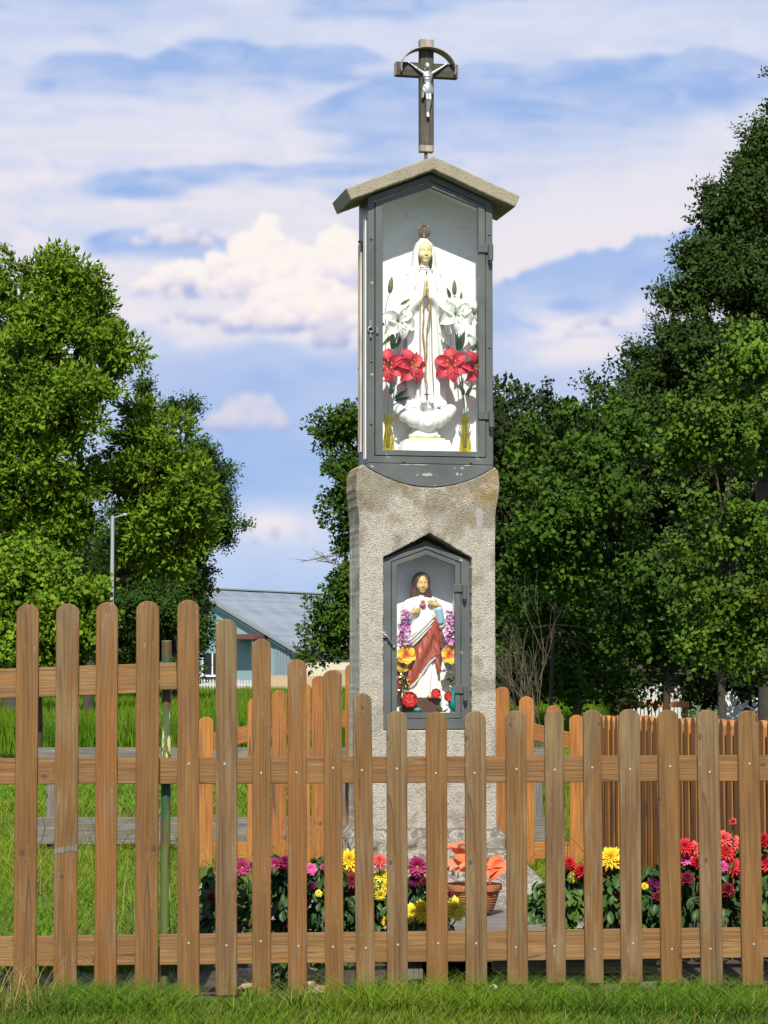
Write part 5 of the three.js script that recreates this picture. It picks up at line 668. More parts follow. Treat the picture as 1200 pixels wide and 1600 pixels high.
bedPlant('red dahlia with bright green leaves beside the end of the side fence', 'dahlia', 1195, 10.2, 0.3, 0.32, 2, [[1192, 1314, 16, 'red', 'ball', 0], [1197, 1350, 15, 'red', 'decor', 0], [1208, 1335, 14, 'red', 'ball']], 110, 0.062);
bedPlant('short light green leafy plant under the bottom rail', 'bedding plant', 505, 9.25, 0.22, 0.12, 2, [], 40, 0.05);
bedPlant('small green seedling clump under the bottom rail beside the flat stone', 'bedding plant', 443, 9.25, 0.16, 0.1, 2, [], 26, 0.045);
// ------------------------------------------------------------------ ribbed bowl with orange artificial leaves
{
  const d = 10.72, b = new V3(xAt(739, d), 0.1375, -d), P = thing('ribbed_bowl', 'terracotta coloured ribbed plastic flower bowl on the plank platform', 'flower bowl', b), prof = [[0.001, 0.001], [0.072, 0.001]];
  for (let i = 0; i < 9; i++) { const t = i / 9, r = 0.076 + 0.042 * Math.pow(t, 0.7), y = 0.004 + 0.108 * t; prof.push([r, y], [r + 0.004, y + 0.003], [r + 0.0045, y + 0.008], [r + 0.001, y + 0.0115]); } prof.push([0.119, 0.114], [0.127, 0.116], [0.1285, 0.142], [0.122, 0.144], [0.118, 0.12], [0.07, 0.02], [0.001, 0.018]);
  const tm = speckMat(205, [0.36, 0.13, 0.05], [0.42, 0.16, 0.065], [0.2, 0.08, 0.035], 0.2, 0.001, 0.55); part('bowl', lathe(prof, 40), tm, P);
  for (let i = 0; i < 5; i++) { const a = 0.6 + i * 1.257, g = rbox(0.03, 0.03, 0.012, 0.003); moved(g, Math.sin(a) * 0.127, 0.13, Math.cos(a) * 0.127, 0, a, 0); part('rim_tab', g, tm, P); }
  part('filling', moved(new THREE.CylinderGeometry(0.112, 0.112, 0.01, 24), 0, 0.118, 0), M.soil, P);
  const A = thing('artificial_poinsettia', 'faded orange cloth flower with wide pointed leaves in the ribbed bowl', 'artificial flower', b), OR = petalMat([0.72, 0.17, 0.055], 0.3, 0.7), PA = petalMat([0.66, 0.24, 0.12], 0.3, 0.75), R = rng(9);
  const big = petalGeo(0.16, 0.078, { nu: 9, nv: 5, rise: 0.2, back: 1.5, cup: 0.25, pw: 0.62, tip: 1.7, wave: 0.1, seed: 4 }), pts = [[742, 1352, -0.8, 0.9, 1.0, 1], [770, 1352, 1.5, 0.6, 0.9, 0], [745, 1366, 0.5, 0.4, 1, 1], [765, 1362, 2.1, 0.8, 0.8, 0], [725, 1358, -1.4, 0.5, 0.9, 1], [715, 1332, 0.4, 0.2, 0.75, 0], [712, 1325, -1.1, 0.9, 0.6, 0], [726, 1322, -1.9, 1.0, 0.5, 0], [755, 1345, -0.2, 1.0, 0.8, 1], [775, 1362, 2.5, 0.2, 0.8, 0], [705, 1355, 2.0, 0.7, 0.7, 1]];
  pts.forEach(([px, py, rz, rx, s, k], i) => { const p = at(px, py, d - 0.03 - 0.05 * hash(i, 2)).sub(b), m = part('petal', big, k ? PA : OR, A); m.position.copy(p); m.rotation.set(-rx - 0.25, (R() - 0.5) * 1.6, rz, 'YXZ'); m.scale.setScalar(s * 1.08); m.translateY(-0.075 * s); });
  const st = []; for (let i = 0; i < 6; i++) { const p = at(pts[i][0], pts[i][1], d - 0.03).sub(b); st.push(tube([new V3(0, 0.12, 0), new V3(p.x * 0.4, mix(0.12, p.y, 0.6), p.z * 0.4), p], 0.003, 0.002, 5)); } part('stem', merge(st), MF.stem, A); const gl = std([0.2, 0.2, 0.16], 0.8); for (let i = 0; i < 3; i++) leafAt(A, at(702 + i * 5, 1362 + i * 6, d - 0.12).sub(b), 0.4, i - 1, -0.7 + i * 0.5, 0.5, gl, 'leaf');
}
// ------------------------------------------------------------------ trees: trunk, limbs and leafy crown
function leafSpray(n, L, W, spread, seed, droop = 0.3, round = false) {   // a twig end with n leaves, growing along +y
  const R = rng(seed), pos = [], idx = [], nor = new V3();
  for (let i = 0; i < n; i++) {
    const t = i / n, a = i * 2.4 + R(), l = L * (0.7 + 0.6 * R()), w = W * (0.7 + 0.6 * R()), q = new THREE.Quaternion().setFromEuler(new THREE.Euler(0.5 + R() * 1.0 + droop * R(), a, (R() - 0.5) * 1.1, 'YXZ')), o = new V3(Math.cos(a) * spread * 0.25 * R(), spread * (t - 0.35), Math.sin(a) * spread * 0.25 * R()).add(new V3((R() - 0.5), (R() - 0.5) * 0.6, (R() - 0.5)).multiplyScalar(spread * 0.9));
    const f = w * (0.15 + 0.2 * R()), P = round ? [[0, 0, 0], [w * 0.42, l * 0.25, f], [w * 0.5, l * 0.6, f], [0, l, -l * 0.15], [-w * 0.5, l * 0.6, f], [-w * 0.42, l * 0.25, f], [0, l * 0.5, 0]] : [[0, 0, 0], [w * 0.5, l * 0.42, f], [0, l, -l * 0.2], [-w * 0.5, l * 0.42, f], [0, l * 0.5, 0]];
    const b = pos.length / 3; for (const p of P) { const v = new V3(...p).applyQuaternion(q).add(o); pos.push(v.x, v.y, v.z); } const m = P.length - 1; for (let k = 0; k < m; k++) idx.push(b + k, b + (k + 1) % m, b + m);
  }
  const g = new THREE.BufferGeometry(); g.setAttribute('position', new THREE.Float32BufferAttribute(pos, 3)); g.setIndex(idx); g.computeVertexNormals(); return g;
}
const barkMat = speckMat(801, [0.05, 0.04, 0.03], [0.085, 0.07, 0.052], [0.025, 0.02, 0.015], 0.6, 0.02, 0.95);
const UPV = new V3(0, 1, 0);
function crownInto(par, name, list, geo, mat, tint, seed, o) {   // list: clumps {c, r:[x,y,z]} in metres, relative to par
  const R = rng(seed), rs0 = o.sub, mats = [], cols = [], q = new THREE.Quaternion(), q2 = new THREE.Quaternion(), m = new THREE.Matrix4(), dir = new V3(), hubs = [];
  const put = (p, d, s, k) => { q.setFromUnitVectors(UPV, d); q2.setFromAxisAngle(UPV, R() * 6.283); q.multiply(q2); mats.push(m.clone().compose(p, q, new V3(s, s, s))); const v = k * (0.8 + 0.4 * R()), w = R(); if (o.yellow && R() < o.yellow) cols.push(0.42 * v, 0.3 * v, 0.02); else cols.push(tint[0] * v * (0.88 + 0.3 * w), tint[1] * v, tint[2] * v * (0.8 + 0.4 * w)); };
  for (const cl of list) {
    const [rx, ry, rz] = cl.r.map((q) => Math.max(q - rs0 * 0.6, q * 0.5)), area = 4 * Math.PI * Math.pow((Math.pow(rx * ry, 1.6) + Math.pow(rx * rz, 1.6) + Math.pow(ry * rz, 1.6)) / 3, 1 / 1.6), nS = Math.ceil(area / (rs0 * rs0 * (o.gap || 1.5))), clk = 0.85 + 0.3 * R();
    for (let i = 0; i < nS; i++) {
      const y = 1 - 2 * (i + R()) / nS, a = R() * 6.283, h = Math.sqrt(Math.max(0, 1 - y * y)); dir.set(Math.cos(a) * h, y, Math.sin(a) * h); if (n3((cl.c.x + dir.x * rx) / rs0 * 0.42 + 40, (cl.c.y + dir.y * ry) / rs0 * 0.5, (cl.c.z + dir.z * rz) / rs0 * 0.42 + 40, seed) < (o.hole ?? 0.36)) continue; if (dir.z < -0.35 && R() < 0.6) continue; if (dir.y < -0.75 && R() < 0.5) continue;
      const far = 0.74 + 0.34 * Math.pow(R(), 0.8) + (R() < 0.16 ? 0.1 + 0.2 * R() : 0), hub = new V3(dir.x * rx * far, dir.y * ry * far, dir.z * rz * far).add(cl.c), rr = rs0 * (0.55 + 0.8 * R()) * (far > 1.06 ? 0.5 : 1), n = Math.ceil(o.per * (rr / rs0) ** 2), kk = clk * (0.85 + 0.3 * R()); hubs.push([hub, cl.c]);
      for (let j = 0; j < n; j++) { const d = new V3(R() - 0.5, R() - 0.5, R() - 0.5).normalize(); d.addScaledVector(dir, 0.55).addScaledVector(UPV, 0.25).normalize(); const p = hub.clone().addScaledVector(d, rr * (0.25 + 0.75 * Math.sqrt(R()))); p.y = hub.y + (p.y - hub.y) * 0.7 - rr * 0.2 * R(); put(p, d.addScaledVector(UPV, o.lift ?? 0.1).normalize(), 0.75 + 0.5 * R(), kk); }
    }
    for (let i = 0; i < nS * (o.shoots ?? 0.16); i++) {   // leafy shoots that break the outline
      const a = R() * 6.283, y = R() * 1.25 - 0.35, h = Math.sqrt(Math.max(0, 1 - y * y)); dir.set(Math.cos(a) * h, y, Math.sin(a) * h); const p = new V3(dir.x * rx, dir.y * ry, dir.z * rz).multiplyScalar(0.92).add(cl.c), gd = dir.clone().addScaledVector(UPV, 0.35).add(new V3(R() - 0.5, R() - 0.5, R() - 0.5).multiplyScalar(0.7)).normalize(), len = rs0 * (0.6 + 0.9 * R()), k = 5 + Math.floor(R() * 4);
      for (let j = 0; j < k; j++) { const t = j / k, q3 = p.clone().addScaledVector(gd, len * t); q3.y -= 0.25 * len * t * t; q3.x += (R() - 0.5) * rs0 * 0.22 * (1 - t); q3.y += (R() - 0.5) * rs0 * 0.22 * (1 - t); put(q3, gd.clone(), 0.95 - 0.35 * t, clk); }
    }
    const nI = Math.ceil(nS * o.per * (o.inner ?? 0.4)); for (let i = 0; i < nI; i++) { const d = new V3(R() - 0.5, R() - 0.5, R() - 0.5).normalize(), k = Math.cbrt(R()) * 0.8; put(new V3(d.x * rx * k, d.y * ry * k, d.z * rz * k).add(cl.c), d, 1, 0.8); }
  }
  const im = new THREE.InstancedMesh(geo, mat, mats.length); mats.forEach((x, i) => im.setMatrixAt(i, x)); im.instanceColor = new THREE.InstancedBufferAttribute(new Float32Array(cols), 3); im.name = name; im.userData.kind = 'stuff'; im.castShadow = im.receiveShadow = true; par.add(im); return hubs;
}
const foliage = new THREE.MeshPhysicalMaterial({ color: lin(1, 1, 1), roughness: 0.7, specularIntensity: 0.18, transmission: 0.24, thickness: 0, side: THREE.DoubleSide });
const glossy = new THREE.MeshPhysicalMaterial({ color: lin(1, 1, 1), roughness: 0.6, specularIntensity: 0.3, transmission: 0.22, thickness: 0, side: THREE.DoubleSide });
function tree(name, label, cat, px, d, clumps, geo, mat, tint, seed, o) {   // clumps: [px, py, rx px, ry px, dz m, rz factor]
  const b = new V3(xAt(px, d), 0, -d), T = thing(name, label, cat, b), R = rng(seed + 500), list = clumps.map(([x, y, rx, ry, dz = 0, kz = 1]) => { const c = at(x, y, d - dz); return { c: c.sub(b), r: [rx * (d - dz) / F, ry * (d - dz) / F, kz * Math.min(rx, ry) * (d - dz) / F] }; });
  const hubs = crownInto(T, o.crown || 'crown', list, geo, mat, tint, seed, o);
  const top = Math.max(...list.map((l) => l.c.y)), mid = list.reduce((s, l) => s.add(l.c), new V3()).multiplyScalar(1 / list.length), tw = [], w = o.trunk || 0.2, tp = new V3(mid.x * 0.7, Math.max(top * 0.72, 0.5), mid.z * 0.7);
  const axis = [new V3(0, -0.1, 0), new V3((R() - 0.5) * w, tp.y * 0.35, 0), new V3(tp.x * 0.6, tp.y * 0.7, tp.z * 0.6), tp]; part('trunk', tube(axis, w, w * 0.3, 9, 10), barkMat, T);
  for (const l of list) { const s = new V3().lerpVectors(axis[1], tp, clamp((l.c.y * 0.55) / Math.max(tp.y, 0.1), 0.05, 0.9)); tw.push(tube([s, s.clone().lerp(l.c, 0.5).add(new V3((R() - 0.5) * 0.2, 0.1, (R() - 0.5) * 0.2)), l.c], w * 0.4, w * 0.12, 6, 5)); }
  const ev = o.twigEvery || 3; hubs.forEach(([h, c], i) => { if (i % ev === 0) tw.push(tube([c, c.clone().lerp(h, 0.55).add(new V3(0, -0.05, 0)), h], w * 0.13, w * 0.03, 4, 3)); });
  part('limbs', merge(tw), barkMat, T); return T;
}
const SP = { a: leafSpray(13, 0.1, 0.066, 0.25, 1, 0.5), b: leafSpray(13, 0.088, 0.056, 0.25, 2, 0.3), c: leafSpray(11, 0.05, 0.044, 0.16, 3, 0.5, true), e: leafSpray(13, 0.16, 0.1, 0.38, 4, 0.4), h: leafSpray(11, 0.066, 0.054, 0.19, 5, 0.5, true) };
const BRIGHT = [0.112, 0.198, 0.01], OLIVE = [0.036, 0.07, 0.012], MIDG = [0.045, 0.1, 0.008], LEAFY = [0.072, 0.142, 0.008];
// left of the shrine
tree('broadleaf_tree', 'big bright green tree with rounded dense crown at the photo edge behind the tall pickets', 'tree', 30, 42, [[95, 565, 55, 50, 0.4], [60, 545, 60, 50, 0.4], [160, 590, 40, 40, 0.2], [45, 480, 110, 85, 0], [95, 440, 60, 48, 0.5], [40, 425, 60, 40, 0], [145, 520, 62, 62, 0.6], [185, 540, 42, 40, 0.6], [10, 600, 110, 90, 1], [110, 625, 85, 75, 1.2], [150, 460, 30, 40, 0.2], [40, 740, 100, 80, 0.8], [125, 730, 60, 60, 0.6], [-40, 520, 90, 110, 0], [-30, 700, 80, 120, 1], [100, 820, 70, 60, 0.3], [20, 830, 90, 60, 0.5]], SP.a, foliage, BRIGHT, 11, { sub: 0.36, per: 20, gap: 1.5, trunk: 0.32, inner: 0.14, hole: 0.4 });
tree('broadleaf_tree', 'bright green tree with drooping crown between the big tree and the dark tree', 'tree', 140, 43, [[235, 680, 55, 55, 0.4], [215, 640, 28, 34, 0], [255, 745, 72, 70, 0.8], [220, 790, 62, 70, 0.8], [290, 815, 46, 62, 0.6], [240, 860, 60, 45, 0.4], [200, 730, 45, 60, 0.3], [305, 850, 26, 34, 0.4]], SP.a, foliage, [0.115, 0.2, 0.01], 12, { sub: 0.34, per: 20, gap: 1.5, trunk: 0.12, inner: 0.14, hole: 0.4 });
tree('dark_tree', 'dark green tree with ragged crown against the sky beside the blue house', 'tree', 270, 62, [[225, 610, 30, 26, 0], [270, 640, 38, 32, 0], [300, 630, 14, 26, 0], [325, 715, 36, 42, 0], [342, 775, 36, 56, 0.4], [305, 740, 60, 60, 0], [346, 835, 42, 42, 0.4], [272, 850, 72, 90, -1], [200, 880, 90, 100, -1], [302, 915, 34, 52, 0], [225, 970, 85, 60, 0.5], [302, 985, 32, 46, 1], [180, 980, 60, 60, 0], [285, 1040, 40, 30, 1]], SP.b, foliage, [0.036, 0.085, 0.009], 13, { sub: 0.4, per: 20, gap: 1.5, shoots: 0.07, trunk: 0.3, inner: 0.4 });
tree('bush', 'bright leafy bush directly behind the tall pickets under the big tree', 'bush', 60, 30, [[35, 930, 85, 75, 0], [100, 950, 70, 70, 0.2], [60, 880, 45, 38, 0], [145, 975, 42, 55, 0.2], [-20, 960, 60, 80, 0], [30, 1005, 110, 60, 0.4], [130, 1010, 50, 45, 0.2], [15, 870, 40, 40, -0.2]], SP.h, foliage, [0.108, 0.195, 0.01], 14, { sub: 0.26, per: 18, trunk: 0.08, inner: 0.3 });
// behind the shrine
const midTree = tree('mid_tree', 'dense green tree rising directly behind the shrine pillar', 'tree', 640, 76, [[520, 680, 40, 36, 0], [545, 655, 32, 26, 0], [600, 660, 70, 45, 0], [700, 660, 60, 50, 0], [765, 655, 26, 28, 0], [560, 740, 55, 50, 0.5], [650, 760, 100, 80, 0], [560, 800, 44, 44, 0.3], [600, 860, 70, 60, 0], [545, 910, 42, 44, 0.3], [515, 960, 40, 42, 0.5], [525, 1005, 42, 40, 0.8], [620, 960, 80, 80, 0], [740, 780, 60, 90, 0]], SP.e, foliage, MIDG, 15, { sub: 0.55, per: 17, trunk: 0.35, inner: 0.35 });
// right of the shrine
tree('tall_tree', 'tallest dark olive tree reaching up beyond the top corner of the photo', 'tree', 1210, 40, [[1225, 110, 24, 42, 0], [1215, 165, 30, 30, 0], [1185, 235, 42, 50, 0.2], [1230, 230, 60, 60, 0], [1160, 300, 55, 48, 0.3], [1130, 345, 45, 40, 0.2], [1200, 340, 75, 70, 0.2], [1115, 410, 52, 45, 0.3], [1180, 440, 90, 80, 0.4], [1085, 465, 50, 45, 0.4], [1060, 520, 52, 44, 0.4], [1130, 540, 100, 70, 0.5], [1025, 570, 42, 30, 0.4], [1000, 556, 22, 20, 0.2], [1250, 480, 90, 120, 0], [1080, 620, 110, 70, 0.2], [1200, 650, 110, 110, 0]], SP.b, foliage, OLIVE, 16, { sub: 0.33, per: 26, trunk: 0.35, inner: 0.3, hole: 0.4, shoots: 0.3 });
tree('maple_bush', 'tall leafy bush with pointed top shoots just right of the shrine', 'bush', 860, 31, [[838, 672, 28, 34, 0.2], [812, 690, 26, 30, 0.2], [880, 658, 32, 38, 0.3], [850, 730, 65, 52, 0.8], [920, 650, 40, 36, 0.3], [955, 620, 36, 32, 0.3], [800, 770, 44, 62, 1.2], [860, 810, 78, 70, 1.6], [930, 730, 68, 66, 1.2], [985, 680, 52, 62, 0.6], [960, 800, 72, 70, 1.6], [810, 860, 44, 60, 1.4], [890, 885, 75, 60, 1.2], [960, 880, 62, 60, 0.8], [850, 950, 70, 50, -1.2], [920, 960, 64, 50, -1.2], [990, 588, 30, 26, 0.2], [800, 1050, 40, 34, -0.6], [850, 1062, 50, 30, -0.6], [910, 1062, 50, 30, -0.6], [965, 1055, 30, 34, -0.6], [820, 1010, 60, 44, -1.8], [890, 1020, 64, 40, -1.8], [950, 1010, 50, 44, -1.8]], SP.h, foliage, MIDG, 17, { sub: 0.26, per: 18, trunk: 0.035, inner: 0.14, hole: 0.46, shoots: 0.25 });
tree('hazel_tree', 'near leafy tree with large rounded bright leaves at the right edge', 'tree', 1130, 22, [[1150, 600, 55, 55, 0], [1185, 560, 50, 60, 0], [1090, 660, 55, 55, 0.1], [1160, 700, 80, 75, 0.2], [1060, 720, 45, 50, 0], [1100, 790, 70, 60, 0.2], [1180, 830, 80, 80, 0.2], [1085, 860, 55, 50, 0.2], [1145, 920, 80, 60, 0.2], [1075, 950, 50, 40, 0.1], [1190, 980, 70, 60, 0.1], [1100, 1000, 60, 35, 0], [1230, 650, 60, 120, 0], [1230, 900, 60, 120, 0]], SP.c, glossy, LEAFY, 18, { sub: 0.2, per: 12, gap: 1.3, trunk: 0.05, yellow: 0.006, inner: 0.12, hole: 0.49, shoots: 0.25 });
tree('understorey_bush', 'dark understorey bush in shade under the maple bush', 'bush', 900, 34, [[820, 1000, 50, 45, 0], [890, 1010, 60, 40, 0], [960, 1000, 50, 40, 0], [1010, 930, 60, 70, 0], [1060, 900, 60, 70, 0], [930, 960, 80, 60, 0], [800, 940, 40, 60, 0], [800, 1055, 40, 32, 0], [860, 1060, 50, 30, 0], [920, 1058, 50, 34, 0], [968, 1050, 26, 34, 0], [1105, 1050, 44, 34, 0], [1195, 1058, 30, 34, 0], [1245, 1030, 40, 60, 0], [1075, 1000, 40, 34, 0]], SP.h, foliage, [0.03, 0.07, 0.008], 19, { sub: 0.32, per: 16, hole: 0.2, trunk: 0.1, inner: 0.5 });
tree('slender_tree', 'thin dark trunked tree standing before the far white fence gap', 'tree', 1035, 30, [[1035, 965, 60, 50, 0.2], [1030, 900, 75, 60, 0.6], [1100, 985, 75, 50, 0.2], [1160, 1000, 64, 46, 0], [985, 990, 48, 42, 0.2], [1065, 1015, 54, 30, 0.2], [1010, 1022, 34, 24, 0]], SP.h, foliage, [0.04, 0.09, 0.008], 20, { sub: 0.28, per: 15, hole: 0.12, trunk: 0.07, inner: 0.4 });
{ // bare twiggy shrub
  const d = 27, b = new V3(xAt(860, d), 0, -d), T = thing('twiggy_shrub', 'grey bare branched shrub leaning toward the shrine pillar', 'shrub', b), R = rng(33), l = [];
  const grow = (p, dir, len, r, k) => { const e = p.clone().addScaledVector(dir, len), m = p.clone().lerp(e, 0.5).add(new V3((R() - 0.5) * len * 0.15, 0.04 * len, 0)); l.push(tube([p, m, e], r, r * 0.55, 5, 3)); if (k > 0) for (let i = 0; i < 3; i++) { const q = p.clone().lerp(e, 0.4 + 0.6 * R()); grow(q, dir.clone().add(new V3((R() - 0.6) * 1.1, (R() - 0.25) * 0.8, (R() - 0.5) * 0.8)).normalize(), len * (0.5 + 0.25 * R()), r * 0.55, k - 1); } };
  for (let i = 0; i < 7; i++) grow(new V3((R() - 0.5) * 0.3, 0, (R() - 0.5) * 0.3), new V3(-0.75 + 0.6 * R(), 1, 0.3 * (R() - 0.3)).normalize(), 0.9 + 0.25 * R(), 0.014, 3);
  part('branches', merge(l), std([0.1, 0.08, 0.05], 0.9), T);
  l.length = 0; for (let i = 0; i < 2; i++) grow(new V3(0, -0.2 + i * 0.5, 0), new V3(-1, 0.35 - i * 0.5, 0.1).normalize(), 0.85 + 0.3 * i, 0.026, 2); part('dead_branch', merge(l), std([0.2, 0.165, 0.125], 0.9), midTree, 'bare dead branches reaching out toward the blue house').position.copy(at(545, 880, 75.5).sub(midTree.position));
}
{ // far woods closing the view, one mass
  const g = scene, list = []; const R = rng(61); for (let i = 0; i < 26; i++) { const px = 770 + R() * 560, d = 52 + R() * 8, p = at(px, mix(1010, 720 - (px - 770) * 0.35, R()), d); list.push({ c: p, r: [2.4, 2.2, 1.5] }); }
  for (let i = 0; i < 16; i++) { const px = -120 + R() * 370, d = 66 + R() * 6, p = at(px, mix(1020, 850, R()), d); list.push({ c: p, r: [2.4, 2.1, 1.5] }); }
  for (let i = 0; i < 18; i++) { const px = 765 + i * 28, p = at(px, 1010 + 40 * (i % 2), 53.5); list.push({ c: p, r: [1.7, 1.5, 1] }); } for (let i = 0; i < 9; i++) { const px = 770 + i * 24, p = at(px, 1050, 48); list.push({ c: p, r: [1.3, 0.9, 0.8] }); } for (let i = 0; i < 8; i++) { const px = 1085 + i * 18, p = at(px, 1045, 50); list.push({ c: p, r: [1.3, 0.9, 0.7] }); }
  const holder = new THREE.Group(); crownInto(holder, 'far_woods', list, SP.e, foliage, [0.03, 0.052, 0.012], 62, { sub: 0.7, per: 12, inner: 0.4 }); const im = holder.children[0]; holder.remove(im); scene.add(im); im.userData = { kind: 'stuff', label: 'dark mass of woods closing the view behind the nearer trees', category: 'woods' };
}
// ------------------------------------------------------------------ grass
{
  function tuft(n, h, spread, w, seed, lean = 0.6) { const R = rng(seed), pos = [], idx = []; for (let i = 0; i < n; i++) { const a = R() * 6.283, r = spread * Math.sqrt(R()), bx = Math.cos(a) * r, bz = Math.sin(a) * r, H = h * (0.5 + 0.7 * R()), la = R() * 6.283, ln = lean * H * (0.2 + R()), ww = w * (0.7 + 0.6 * R()), fa = R() * 3.14, b = pos.length / 3; for (let k = 0; k < 3; k++) { const t = k / 3, ox = Math.cos(la) * ln * t * t, oz = Math.sin(la) * ln * t * t, q = ww * (1 - t * 0.55) / 2; pos.push(bx + ox - Math.cos(fa) * q, H * t * (1 - 0.12 * t), bz + oz - Math.sin(fa) * q, bx + ox + Math.cos(fa) * q, H * t * (1 - 0.12 * t), bz + oz + Math.sin(fa) * q); } pos.push(bx + Math.cos(la) * ln, H * 0.88, bz + Math.sin(la) * ln); for (let k = 0; k < 2; k++) { const q = b + k * 2; idx.push(q, q + 1, q + 2, q + 1, q + 3, q + 2); } idx.push(b + 4, b + 5, b + 6); } const g = new THREE.BufferGeometry(); g.setAttribute('position', new THREE.Float32BufferAttribute(pos, 3)); g.setIndex(idx); g.computeVertexNormals(); return g; }
  const gmat = new THREE.MeshPhysicalMaterial({ color: lin(1, 1, 1), roughness: 0.75, specularIntensity: 0.12, transmission: 0.3, thickness: 0, side: THREE.DoubleSide });
  function field(name, label, geos, n, place, tint, dry, seed, sc = [0.7, 0.6]) {
    const R = rng(seed), ms = [], cs = [], q = new THREE.Quaternion(); let guard = 0; while (ms.length < n && guard++ < n * 6) { const p = place(R); if (!p) continue; q.setFromAxisAngle(UPV, R() * 6.283); const s = (sc[0] + sc[1] * R()) * (p[3] ?? 1), k = fb2(p[0] * 0.9 + 50, p[2] * 0.9 + 500, 4096, 4096, 71, 3); ms.push(new THREE.Matrix4().compose(new V3(p[0], p[1], p[2]), q, new V3(s, s * (0.8 + 0.5 * k), s))); const t = R() < dry ? 1 : 0, v = 0.75 + 0.5 * R(), w = sst(0.35, 0.65, k); const c = mix3(mix3(tint, [tint[0] * 1.5, tint[1] * 1.2, tint[2]], w), [0.24, 0.19, 0.08], t * 0.8); cs.push(c[0] * v, c[1] * v, c[2] * v); }
    const im = new THREE.InstancedMesh(geos, gmat, ms.length); ms.forEach((m, i) => im.setMatrixAt(i, m)); im.instanceColor = new THREE.InstancedBufferAttribute(new Float32Array(cs), 3); im.name = numbered(name); im.userData = { kind: 'stuff', label, category: 'grass' }; im.castShadow = im.receiveShadow = true; scene.add(im);
  }
  const inView = (d, R, px0 = -40, px1 = 1240) => xAt(mix(px0, px1, R()), d);
  const T1 = tuft(13, 0.055, 0.035, 0.0046, 1, 0.8), T2 = tuft(6, 0.15, 0.035, 0.0055, 2, 0.95), T3 = tuft(20, 0.085, 0.075, 0.0062, 3, 0.7), T4 = tuft(26, 0.13, 0.2, 0.014, 4, 0.7), T5 = tuft(24, 0.62, 0.26, 0.022, 5, 0.3);
  field('verge_grass', 'short green grass of the verge before the fence', T1, 6200, (R) => { const d = mix(7.7, 8.97, R()); return [inView(d, R), 0, -d, 1 - 0.68 * sst(8.5, 8.85, d)]; }, [0.08, 0.162, 0.013], 0.12, 1);
  field('tall_verge_grass', 'taller ragged grass blades along the foot of the pickets', T2, 2600, (R) => { const d = mix(8.25, 8.9, R()); const x = inView(d, R); if (fb2(x * 3 + 40, 3, 256, 8, 5, 3) < 0.3 + 0.35 * R()) return null; return [x, 0, -d, 1 - 0.3 * sst(8.5, 8.85, d)]; }, [0.085, 0.175, 0.013], 0.14, 2, [0.5, 0.7]);
  const bedAt = (x, d) => { const px = 600 + x * F / d; return d < 11.6 && px > 300; };
  field('lawn_grass', 'mown light green lawn inside and behind the fence', T3, 21000, (R) => { const d = 9.32 + 11 * R(); const x = inView(d, R); return bedAt(x, d) || d < 9.75 ? null : [x, 0, -d]; }, [0.115, 0.222, 0.018], 0.1, 3);
  field('lawn_weeds', 'thin taller stalks and weeds standing in the lawn', tuft(5, 0.3, 0.05, 0.005, 12, 0.7), 620, (R) => { const d = 9.8 + 9 * R(), x = inView(d, R); return bedAt(x, d) ? null : [x, 0, -d]; }, [0.12, 0.2, 0.02], 0.4, 9, [0.6, 0.7]);
  field('far_lawn_grass', 'lighter mown grass stretching to the meadow edge', T4, 15000, (R) => { const d = 19.5 + 15 * R(); return [inView(d, R), 0, -d]; }, [0.115, 0.226, 0.018], 0.06, 4);
  field('meadow_grass', 'tall uncut meadow grass beyond the lawn', T5, 34000, (R) => { const d = 33.5 + 92 * Math.pow(R(), 1.2), x = inView(d, R, -40, 930); return [x, 0, -d + 1.2 * (n3(x * 0.5, 0, 0, 3) - 0.5)]; }, [0.08, 0.185, 0.01], 0.03, 5, [0.75, 0.4]);
  field('shade_grass', 'rough long grass under the trees right of the shrine', T5, 2600, (R) => { const d = 19 + 14 * R(); return [inView(d, R, 760, 1240), 0, -d, 0.55]; }, [0.115, 0.222, 0.018], 0.1, 6);
  const seed = tuft(70, 0.27, 0.12, 0.004, 8, 0.7); const sp = at(28, 1590, 8.35); solo('dry_weed', seed, std([0.2, 0.16, 0.04], 0.9), 'tan seeding weed clump at the foot of the leftmost picket', 'weed', [sp.x, 0, sp.z]);
}
